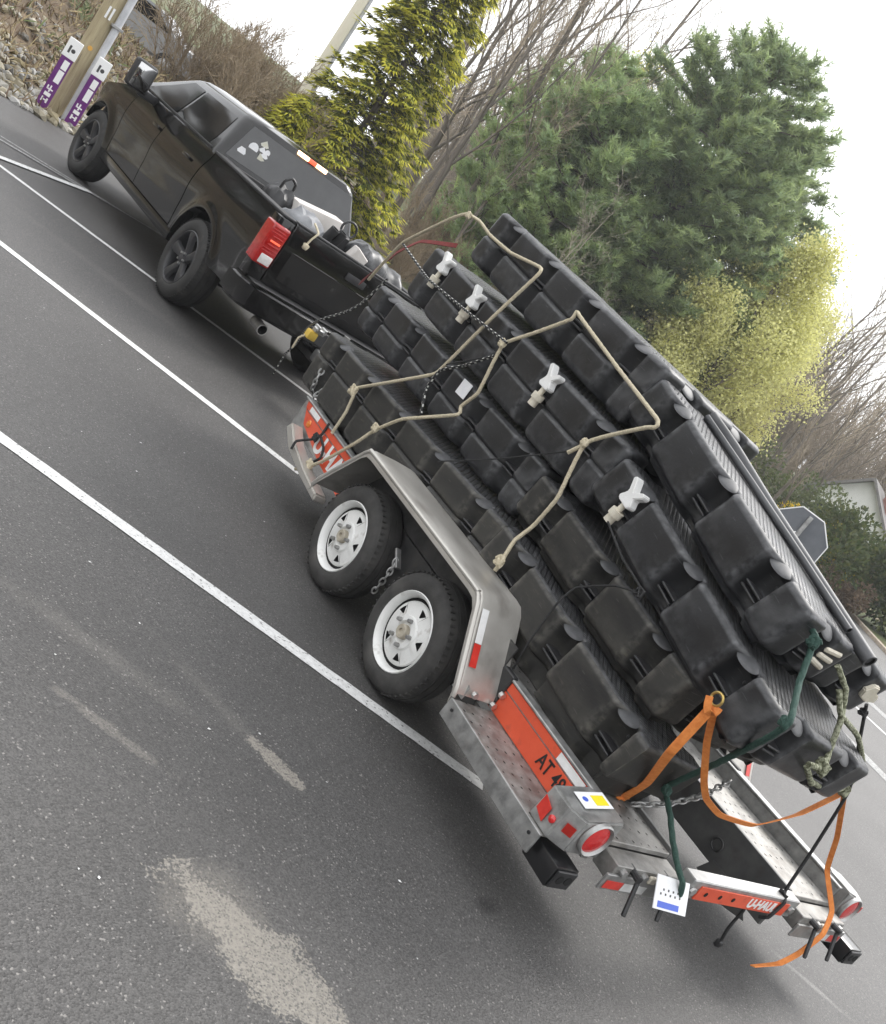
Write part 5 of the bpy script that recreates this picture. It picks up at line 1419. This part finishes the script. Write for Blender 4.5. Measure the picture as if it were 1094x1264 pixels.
# pale tuft of tall grass by the cab
g = G(); r = random.Random(12)
for i in range(420):
    a = r.uniform(0, 6.28); ln = r.uniform(.5, 1.15); lean = abs(r.gauss(.2, .3)); p = Vector((r.gauss(0, .16), r.gauss(0, .16), 0)); c = r.uniform(.8, 1.15); side = Vector((-math.sin(a), math.cos(a), 0))*.007
    last = p
    for s in range(4):
        an = lean*(1+s*.75); q = last+Vector((math.cos(a)*math.sin(an), math.sin(a)*math.sin(an), math.cos(an)))*(ln/4)
        g.face([last-side, last+side, q+side*.8, q-side*.8], (.46*c, .38*c, .17*c)); last = q
tg_me = g.mesh('blades', 'blade')
for a, d in ((16.7, 19.5), (17.6, 20.0)):
    plant('grass_tuft', 'tall pale straw grass tuft behind the truck cab', 'grass', gpos(a, d), (('blades', tg_me),), 'straw grass tufts behind the cab', rnd.uniform(0, 6))

# golden conifer: drooping fan sprays with yellow tips
def conifer(seed, H, R0, nb, spr):
    r = random.Random(seed); T = G(); L = G()
    T.stick(Vector((0, 0, -.3)), Vector((0, 0, H*.96)), .13, .02, 8)
    for i in range(nb):
        h = (i+r.random())/nb; z = .15+h*(H-.3); Rm = R0*(1-h)**.72*r.uniform(.72, 1.18)+.12
        a = i*2.39996+r.uniform(-.4, .4); out = Vector((math.cos(a), math.sin(a), 0))
        p = Vector((0, 0, z)); pts = [p]
        for s in range(1, 7):
            t = s/6; pts.append(p+out*(Rm*t)+Vector((0, 0, Rm*(.25*t-.42*t*t))))
        for s in range(6): T.stick(pts[s], pts[s+1], .022*(1-s/7), .022*(1-(s+1)/7), 3)
        m = int(spr*(.5+Rm/R0))
        for k in range(m):
            t = .25+.75*(k+r.random())/m; s = min(int(t*6), 5); q = pts[s].lerp(pts[s+1], t*6-s)
            sd_ = out.cross(Vector((0, 0, 1)))*r.choice((-1, 1)); q = q+sd_*r.random()*.30*(1.2-t)*Rm*.6+Vector((0, 0, r.uniform(-.12, .06)))
            d = (out*r.uniform(.5, 1.1)+sd_*r.uniform(0, .8)+Vector((0, 0, r.uniform(-.55, .18)))).normalized()
            ln = r.uniform(.24, .50); nrm = (Vector((0, 0, 1))+rv(r)*.35).normalized(); sd2 = d.cross(nrm).normalized()
            gold = r.random()*.55+.45*t
            for j in range(7):
                u = (j-3)/3; dj = (d+sd2*u*.85-Vector((0, 0, .25*abs(u)))).normalized(); l2 = ln*(1-.35*abs(u)); w_ = .026
                mid = q+dj*l2*.55; e = q+dj*l2+Vector((0, 0, -.04*r.random()))
                pw = sd2*w_ if abs(u) < .5 else dj.cross(nrm).normalized()*w_
                g1 = (.085+.06*gold, .115+.05*gold, .026); g2 = (.36+.36*gold, .40+.26*gold, .075)
                L.face([q, mid+pw, mid-pw], g1); L.face([mid+pw, e, mid-pw], g2)
    return T, L
T, L = conifer(41, 9.4, 1.95, 230, 20)
plant('golden_conifer', 'tall golden green conifer with drooping yellow tipped sprays behind the truck', 'tree', gpos(24.1, 25.5), (('trunk', T.mesh('trunk', 'bark', True, False)), ('crown', L.mesh('crown', 'leaf'))))
T, L = conifer(42, 2.5, 1.2, 110, 20)
plant('golden_conifer', 'low golden green conifer beside the cab roof', 'tree', gpos(21.2, 24.5), (('trunk', T.mesh('trunk', 'bark', True, False)), ('crown', L.mesh('crown', 'leaf'))))

# white pines
def pine(seed, H, R0, base=.12, dens=1., tint=1., blade=.26):
    r = random.Random(seed); T = G(); L = G()
    bend = rv(r)*.02; bend.z = 0
    axis = lambda z: Vector((bend.x*z*z*.2, bend.y*z*z*.2, z))
    n = 14
    for i in range(n): T.stick(axis(-.3+H*i/n), axis(-.3+H*(i+1)/n), .17*(1-i/n)+.02, .17*(1-(i+1)/n)+.02, 8)
    def tuft(p, d, sz, sh):
        k = r.uniform(.75, 1.3)*tint; yl = r.random()
        c = ((.25+.10*yl)*k, (.33+.09*yl)*k, (.185+.0*yl)*k)
        a0 = d.orthogonal().normalized(); b0 = d.cross(a0)
        for j in range(15):
            t = r.uniform(0, 6.28); sp = r.uniform(.25, 1.5)
            e = (d*1.0+(a0*math.cos(t)+b0*math.sin(t))*sp).normalized(); w_ = e.cross(rv(r)).normalized()*.021
            o = p+d*(r.uniform(-.22, .12)); L.face([o-w_, o+w_, o+e*sz*r.uniform(.7, 1.15)], c)
    whorls = int(H*1.9)
    for wv in range(whorls):
        h = base+(1-base)*(wv+.5)/whorls; z = h*H
        prof = max(0, 1-((h-.40)/.62)**2)**.62 if h > .40 else .80+.20*((h-base)/(.40-base))
        prof = max(prof, .06)
        for b in range(7):
            if r.random() < .06: continue
            a = wv*.7+b*math.pi*2/6+r.uniform(-.3, .3); Rm = R0*prof*r.uniform(.78, 1.06)
            out = Vector((math.cos(a), math.sin(a), 0)); up = r.uniform(.05, .30)+.10*h+.5*max(0, h-.85)
            pts = [axis(z)]
            for s in range(1, 6):
                t = s/5; pts.append(axis(z)+out*Rm*t+Vector((r.gauss(0, .05), r.gauss(0, .05), Rm*(up*t*.6+.18*t*t-.10*t))))
            for s in range(5): T.stick(pts[s], pts[s+1], .045*(1-s/5.5), .045*(1-(s+1)/5.5), 4)
            m = max(4, int(Rm*7*dens))
            for k in range(m):
                t = .22+.78*(k+r.random())/m; s = min(int(t*5), 4); q = pts[s].lerp(pts[s+1], t*5-s)
                sd_ = (out.cross(Vector((0, 0, 1)))*r.choice((-1, 1))*r.uniform(.4, 1)+out*.6+Vector((0, 0, r.uniform(.0, .5)))).normalized()
                l2 = r.uniform(.3, .85)*(1.15-.6*t)*min(1, Rm*.55); e = q+sd_*l2
                T.stick(q, e, .012, .005, 3)
                for u in (.35, .6, .8, 1.0):
                    tuft(q.lerp(e, u)+rv(r)*.05, (sd_+Vector((0, 0, .35))+rv(r)*.25).normalized(), blade, 0)
            tipc = pts[-1]
            for k in range(7): tuft(tipc+rv(r)*.22, (out*.6+Vector((0, 0, .5))+rv(r)*.5).normalized(), blade, 0)
            for u in (.7, .85, 1.0):
                s = min(int(u*5), 4); tuft(pts[s].lerp(pts[s+1], u*5-s), (out+Vector((0, 0, .5))+rv(r)*.2).normalized(), blade*1.1, 0)
    for k in range(7): tuft(axis(H*.97)+rv(r)*.12, Vector((0, 0, 1)), blade, 0)
    return T, L
for (seed, a, d, H, R0, lab, dn, ti, bs) in ((61, 39.4, 35.5, 12.6, 4.4, 'large blue green white pine towering behind the dock stack', 1.0, 1.0, .10),
                                         (62, 42.8, 38.0, 11.6, 4.3, 'broad white pine reaching a long branch toward the maple', 1.0, .95, .12),
                                         (63, 35.4, 33.5, 8.8, 2.9, 'small paler white pine beside the bare woods', .9, 1.25, .05),
                                         (64, 33.0, 36.5, 9.6, 2.6, 'soft light green pine among the bare trunks', .7, 1.35, .08)):
    T, L = pine(seed, H, R0, bs, dn, ti)
    plant('white_pine', lab, 'tree', gpos(a, d), (('trunk', T.mesh('trunk', 'bark', True, False)), ('crown', L.mesh('crown', 'needle'))), rz=rnd.uniform(0, 6))

# budding yellow green maple and its lesser neighbours
def budding(seed, H, r0, col, n_leaf, sz, spread=.55, multi=1):
    tips = []
    T, W = bare_tree(seed, H, r0, spread, twigs=2, first=.12, tips=tips, dens=1.15, multi=multi)
    r = random.Random(seed+1); L = G()
    for i in range(n_leaf):
        p, d = r.choice(tips); q = p+rv(r)*.30; k = r.uniform(.75, 1.25)
        u = rv(r).normalized(); v = u.cross(rv(r)).normalized(); s = sz*r.uniform(.6, 1.3)
        L.face([q, q+u*s+v*s*.5, q+u*s*1.6, q+u*s-v*s*.5], (col[0]*k, col[1]*k, col[2]*k))
    for k in W.f: pass
    return T, W, L
for (seed, a, d, H, r0, col, nl, lab) in ((71, 47.9, 35.5, 8.3, .15, (.70, .69, .30), 40000, 'bushy yellow green maple in bud right of the pines'),
                                      (74, 45.2, 34.0, 5.8, .09, (.68, .67, .30), 20000, 'low yellow green budding tree under the pines'),
                                      (75, 50.0, 37.5, 7.2, .12, (.70, .68, .31), 24000, 'pale yellow green budding maple before the bare slope'),
                                      (72, 36.2, 41, 10.5, .10, (.55, .50, .12), 5200, 'thin pale yellow budding tree behind the small pine'),
                                      (73, 59.5, 68, 9, .12, (.33, .30, .09), 5000, 'hazy olive budding tree near the white house')):
    T, W, L = budding(seed, H, r0, col, nl, .07)
    plant('budding_tree', lab, 'tree', gpos(a, d), (('trunk', T.mesh('trunk', 'bark', True, False)), ('twigs', W.mesh('twigs', 'twig', False, False)), ('crown', L.mesh('crown', 'leaf'))), rz=rnd.uniform(0, 6))
# slender bare saplings standing in front of the pines
for (seed, a, d, H, lab) in ((81, 37.6, 31.5, 6.0, 'slender pale bare sapling in front of the pines'), (82, 36.2, 30.5, 5.0, 'crooked pale bare sapling leaning before the small pine'), (83, 40.5, 32, 4.6, 'short pale bare sapling under the large pine')):
    T, W = bare_tree(seed, H, .045, .75, twigs=2, first=.3, dens=.8)
    m = MAT.setdefault('sapling', M('pale_sapling_bark', (.30, .26, .20), (.40, .36, .29), rough=.9, scale=4))
    plant('bare_sapling', lab, 'tree', gpos(a, d), (('trunk', T.mesh('trunk', m, True, False)), ('twigs', W.mesh('twigs', m, False, False))), rz=rnd.uniform(0, 6))

# evergreen shrubs and forsythia past the kerb
def shrub(seed, rx, rz_, n, cols, sz, lobes=9):
    r = random.Random(seed); L = G(); S = G()
    lb = [(Vector((r.gauss(0, rx*.5), r.gauss(0, rx*.5), rz_*r.uniform(.25, .75))), rx*r.uniform(.35, .6)) for _ in range(lobes)]
    for c, rad in lb:
        S.stick(Vector((c.x*.2, c.y*.2, -.2)), c, .05, .015, 4)
    for i in range(n):
        c, rad = r.choice(lb); d = rv(r).normalized(); p = c+d*rad*(r.random()**.35)
        if p.z < .05: p.z = .05+r.random()*.3
        u = (d+rv(r)*.6).normalized(); v = u.cross(rv(r)).normalized(); s = sz*r.uniform(.6, 1.3); k = r.uniform(.7, 1.3); co = r.choice(cols)
        L.face([p, p+u*s*.6+v*s*.35, p+u*s*1.2, p+u*s*.6-v*s*.35], (co[0]*k, co[1]*k, co[2]*k))
    return S, L
gr = [(.05, .075, .022), (.075, .10, .03), (.10, .115, .035)]
for (seed, a, d, rx, rz_, n, cols, sz, lab) in ((91, 61.3, 41, 2.3, 3.4, 9000, gr, .16, 'dense dark green evergreen shrub past the kerb'), (92, 63.6, 41.5, 2.4, 3.8, 9000, gr, .16, 'taller dark green evergreen shrub at the kerb end'),
                                          (93, 59.2, 44, 1.8, 2.6, 6000, gr, .15, 'smaller dark green shrub beside the yellow forsythia'), (94, 57.7, 43, 1.3, 2.3, 5200, [(.72, .50, .03), (.62, .45, .04), (.28, .26, .05)], .10, 'bright yellow forsythia bush behind the stop sign'),
                                          (95, 60.4, 38.8, 1.0, 1.2, 2600, [(.20, .14, .09), (.16, .12, .08)], .12, 'low brown withered shrub at the kerb'), (96, 55.6, 50, 2.6, 2.4, 6000, [(.09, .12, .04), (.13, .15, .06)], .16, 'grey green shrub clump on the lawn'), (97, 66, 43, 2.4, 4.0, 7000, gr, .17, 'dark green evergreen shrub beyond the far line')):
    S, L = shrub(seed, rx, rz_, n, cols, sz)
    plant('shrub', lab, 'shrub', gpos(a, d), (('stems', S.mesh('stems', 'twig_dark', False, False)), ('foliage', L.mesh('foliage', 'leaf'))))

# ------------------------------------------------------------------ utility pole with conduit and two marker posts
MAT['pole_wood'] = M('weathered_pole_wood', (.30, .25, .15), (.42, .36, .23), rough=.9, scale=5, stretch=(6, 6, .4), c3=(.18, .15, .10), c3scale=7, bump=.4, bscale=20)
MAT['conduit'] = M('grey_conduit', (.42, .43, .45), (.52, .53, .55), rough=.5, scale=6)
MAT['purple'] = M('purple_plastic', (.10, .012, .13), (.13, .02, .16), rough=.4, scale=6)
px, py = -1.14, 13.02
t = thing('utility_pole', 'weathered wooden utility pole with a grey conduit at the lot edge', 'utility pole', loc=(px, py, 0))
b = bmesh.new(); cyl(b, (px, py, -.3), (px, py, 9.0), .155, 20, r2=.11); finish('pole_shaft', b, 'pole_wood', t)
b = bmesh.new(); cyl(b, (px+.16, py-.16, 0), (px+.13, py-.13, 5.5), .055, 14); finish('conduit', b, 'conduit', t)
b = bmesh.new()
for z in (1.6, 3.0, 4.4): box(b, (px+.06, py-.22, z-.02), (px+.24, py-.06, z+.02), .004)
finish('conduit_clamps', b, 'galv', t)
b = bmesh.new()
for k in range(2): box(b, (px-.07+.06*k, py-.165, 1.62), (px-.04+.06*k, py-.155, 1.80), 0)
finish('white_tag', b, 'white_print', t, smooth=0)
b = bmesh.new(); cyl(b, (px-.02, py-.15, 1.14), (px-.02, py-.16, 1.14), .035, 12); finish('orange_mark', b, M('orange_mark', (.6, .33, .06), rough=.6), t, smooth=0)
camd = Vector((CAM.x, CAM.y, 0))
for (x, y, lab) in ((-1.39, 12.62, 'purple marker post with white top left of the utility pole, farther from the truck'), (-.93, 12.66, 'purple marker post with white top between the utility pole and the truck')):
    an = math.atan2(camd.y-y, camd.x-x)+math.pi/2
    mw = Matrix.Translation((x, y, 0)) @ Matrix.Rotation(an, 4, 'Z')
    t = thing('marker_post', lab, 'marker post', mw=mw, group='purple marker posts')
    b = bmesh.new(); box(b, (-.085, -.02, -.05), (.085, .02, .86), .006); finish('post_board', b, 'purple', t, world=False)
    b = bmesh.new(); box(b, (-.10, -.022, .86), (.10, .022, 1.14), .006); finish('white_cap', b, 'white_print', t, world=False)
    b = bmesh.new()
    for (x0, x1, z0, z1) in ((-.02, .06, .68, .82), (-.02, .06, .47, .66), (-.05, .045, .34, .36), (-.01, .01, .31, .41), (-.05, -.03, .34, .40), (-.045, .045, .245, .30), (-.045, -.02, .15, .22), (.02, .045, .15, .22), (-.045, .045, .175, .195)):
        box(b, (x0, -.0225, z0), (x1, -.0205, z1), 0)
    finish('white_lettering', b, 'white_print', t, world=False, smooth=0)
    b = bmesh.new(); cyl(b, (.02, -.0222, .98), (.02, -.0235, .98), .03, 12); box(b, (-.05, -.0235, .93), (-.02, -.0222, 1.04), 0); finish('pictogram', b, 'steel_dark', t, world=False, smooth=0)

# stop sign seen from behind
MAT['sign_back'] = M('sign_back_aluminium', (.13, .14, .155), (.17, .18, .195), rough=.5, metal=.4, scale=4)
MAT['sign_red'] = M('sign_red', (.5, .02, .02), rough=.4)
sx, sy = pol(56.7, 13.2); an = R(-56.7+4)
t = thing('stop_sign', 'octagonal road sign seen from its dark grey back beyond the docks', 'road sign', mw=Matrix.Translation((sx, sy, 0)) @ Matrix.Rotation(an, 4, 'Z'))
b = bmesh.new(); octp = [(.415*math.cos(R(22.5+45*k)), 1.66+.415*math.sin(R(22.5+45*k))) for k in range(8)]; prism(b, octp, 'y', 0, .004); finish('sign_plate', b, 'sign_back', t, world=False, smooth=0)
b = bmesh.new()
for k in range(8):
    a, c = octp[k], octp[(k+1) % 8]; tube(b, [(a[0], 0, a[1]), (c[0], 0, c[1])], .008, n=6, step=0)
finish('sign_rim', b, 'white_print', t, world=False)
b = bmesh.new(); prism(b, octp, 'y', .0055, .008); finish('sign_face', b, 'sign_red', t, world=False, smooth=0)
b = bmesh.new(); box(b, (-.028, -.05, -.1), (.028, -.006, 2.0), .004); finish('post', b, 'galv', t, world=False)
b = bmesh.new(); tube(b, [(-.03, -.03, 1.50), (-.17, -.02, 1.62), (-.03, -.03, 1.74)], .014, n=6, step=0); finish('bracket', b, 'white_print', t, world=False)

# ------------------------------------------------------------------ houses
MAT['siding'] = M('white_siding', (.76, .76, .74), (.82, .82, .80), rough=.6, scale=3)
MAT['shingle'] = M('grey_shingle_roof', (.16, .15, .15), (.24, .23, .22), rough=.9, scale=12)
MAT['pane'] = M('window_pane', (.03, .035, .04), rough=.08, coat=.5)
def house(label, azd, d, yaw, wx, wy, eave, ridge, z0=None):
    x, y = pol(azd, d); z = hgt(x, y)-.3 if z0 is None else z0
    mw = Matrix.Translation((x, y, z)) @ Matrix.Rotation(R(yaw), 4, 'Z')
    t = thing('house', label, 'house', mw=mw)
    b = bmesh.new(); box(b, (-wx/2, -wy/2, 0), (wx/2, wy/2, eave), 0); prism(b, [(-wx/2, eave), (wx/2, eave), (0, ridge)], 'y', -wy/2, wy/2); finish('wall', b, 'siding', t, world=False, smooth=0)
    b = bmesh.new(); k = .45
    for s in (-1, 1):
        sl = (ridge-eave)/(wx/2)
        pts = [(s*(wx/2+k), eave-k*sl+.02), (0, ridge+.02), (0, ridge+.2), (s*(wx/2+k), eave-k*sl+.2)]
        prism(b, pts, 'y', -wy/2-k, wy/2+k)
    rf = finish('roof', b, 'shingle', t, world=False, smooth=0)
    b = bmesh.new(); box(b, (wx*.15, -.4, ridge-1.2), (wx*.15+.6, .4, ridge+.8), 0); finish('chimney', b, 'stone_chim' if 'stone_chim' in MAT else MAT.setdefault('stone_chim', M('chimney_brick', (.25, .12, .09), rough=.9)), rf, world=False, smooth=0)
    for (face, n_) in (('y', 3), ('x', 3)):
        for k2 in range(n_):
            for lv_ in range(2 if eave > 4 else 1):
                zc = 1.5+lv_*2.7
                u = ((k2+.5)/n_-.5)*((wx if face == 'y' else wy)*.85)
                for s in (-1, 1):
                    def bx(hw, hh, o0, o1):
                        b = bmesh.new(); e0, e1 = sorted((s*((wy if face == 'y' else wx)/2+o0), s*((wy if face == 'y' else wx)/2+o1)))
                        if face == 'y': box(b, (u-hw, e0, zc-hh), (u+hw, e1, zc+hh), 0)
                        else: box(b, (e0, u-hw, zc-hh), (e1, u+hw, zc+hh), 0)
                        return b
                    wd = finish('window', bx(.52, .72, -.02, .05), 'white_print', t, world=False, smooth=0)
                    finish('pane', bx(.42, .62, -.01, .055), 'pane', wd, world=False, smooth=0)
    return t
house('white sided house with grey gable roof on the far right hillside', 58.3, 58, -66, 4.2, 5, 2.5, 4.4)
hx, hy = pol(20.6, 30)
t = thing('light_pole', 'pale cream lamp pole rising behind the golden conifer', 'lamp pole', loc=(hx, hy, hgt(hx, hy)))
b = bmesh.new(); cyl(b, (hx, hy, hgt(hx, hy)-.3), (hx, hy, 8.5), .17, 14, r2=.13); finish('pole_shaft', b, M('cream_pole', (.72, .68, .55), rough=.6), t)
b = bmesh.new(); cyl(b, (hx+.20, hy-.05, hgt(hx, hy)), (hx+.17, hy-.05, 8), .05, 10); finish('conduit', b, 'conduit', t)
# blue barrels and boulder far off
for (a, d, lab) in ((53.0, 52, 'small blue bin on the far lawn'), (53.35, 51.2, 'small blue barrel lying beside the blue bin')):
    x, y = pol(a, d); b = bmesh.new(); cyl(b, (x, y, hgt(x, y)-.1), (x+.1, y, hgt(x, y)+.55), .24, 14, r2=.27); box(b, (x-.2, y-.2, hgt(x, y)+.5), (x+.3, y+.22, hgt(x, y)+.58), .02)
    tag(finish('blue_bin', b, MAT.setdefault('blue_bin', M('blue_plastic', (.05, .20, .50), (.12, .3, .6), rough=.5))), lab, 'bin')
x, y = pol(52.0, 50); bm = lump((x-1.2, y-.8, hgt(x, y)-.2), (x+1.2, y+.8, hgt(x, y)+1.0), 77, .2, 3)
tag(finish('boulder', bm, M('grey_boulder', (.3, .3, .28), (.42, .41, .39), rough=.9, scale=3)), 'grey boulder under the bare trees', 'boulder')
x, y = pol(19.0, 22.6); bm = lump((x-.18, y-.15, hgt(x, y)+.3), (x+.18, y+.15, hgt(x, y)+.8), 12, .3, 2)
x2, y2 = x, y
bm.free()

# parked car on the bank road, mostly hidden
x, y = pol(12.0, 29.5); z = hgt(x, y)
mw = Matrix.Translation((x, y, z)) @ Matrix.Rotation(R(62), 4, 'Z')
t = thing('parked_car', 'grey parked car up behind the utility pole', 'car', mw=mw)
MAT['car_paint'] = M('silver_car_paint', (.28, .29, .30), (.33, .34, .35), rough=.3, coat=.5, scale=3)
b = bmesh.new(); pr_ = [(-2.2, .35), (-2.25, .75), (-2.1, .95), (-1.3, 1.02), (-.7, 1.42), (.6, 1.45), (1.35, 1.05), (2.1, .92), (2.25, .65), (2.2, .35)]
prism(b, pr_, 'x', -.85, .85); bmesh.ops.bevel(b, geom=b.edges[:], offset=.07, segments=2, affect='EDGES', clamp_overlap=True); finish('body', b, 'car_paint', t, world=False)
for s in (-1, 1):
    b = bmesh.new(); prism(b, [(-1.15, 1.03), (-.62, 1.36), (.52, 1.38), (1.12, 1.06)], 'x', s*.852, s*.858); finish('side_window', b, 'glass', t, world=False)
    b = bmesh.new(); box(b, (s*.55, -2.27, .70), (s*.80, -2.2, .85), .02); finish('tail_lamp', b, 'tail_red', t, world=False)
    for yy in (-1.35, 1.35):
        b = bmesh.new(); lathe(b, [(.19, .0), (.22, .01), (.31, .0), (.32, -.05), (.31, -.2)], (s*.86, yy, .32), (s, 0, 0), n=28); w_ = finish('wheel', b, 'rubber', t, world=False)
        b = bmesh.new(); lathe(b, [(.19, -.01), (.17, .005), (.05, .01), (.001, .012)], (s*.86, yy, .32), (s, 0, 0), n=20); finish('rim', b, 'galv', w_, world=False)
b = bmesh.new(); prism(b, [(-.72, 1.05), (.72, 1.05), (.6, 1.37), (-.6, 1.37)], 'y', -1.12, -1.10); b.free()

# ------------------------------------------------------------------ thin haze volume lifting the distant darks
MAT_H = bpy.data.materials.new('haze'); MAT_H.use_nodes = True
tn = MAT_H.node_tree; tn.nodes.clear()
pv_ = tn.nodes.new('ShaderNodeVolumePrincipled'); ho = tn.nodes.new('ShaderNodeOutputMaterial')
pv_.inputs['Color'].default_value = (.93, .95, 1, 1); pv_.inputs['Density'].default_value = .0011; pv_.inputs['Anisotropy'].default_value = .3
tn.links.new(pv_.outputs[0], ho.inputs['Volume'])
b = bmesh.new(); box(b, (-40, -40, -1.1), (140, 140, 32), 0)
hz = finish('haze', b, MAT_H, smooth=0); tag(hz, kind='stuff')
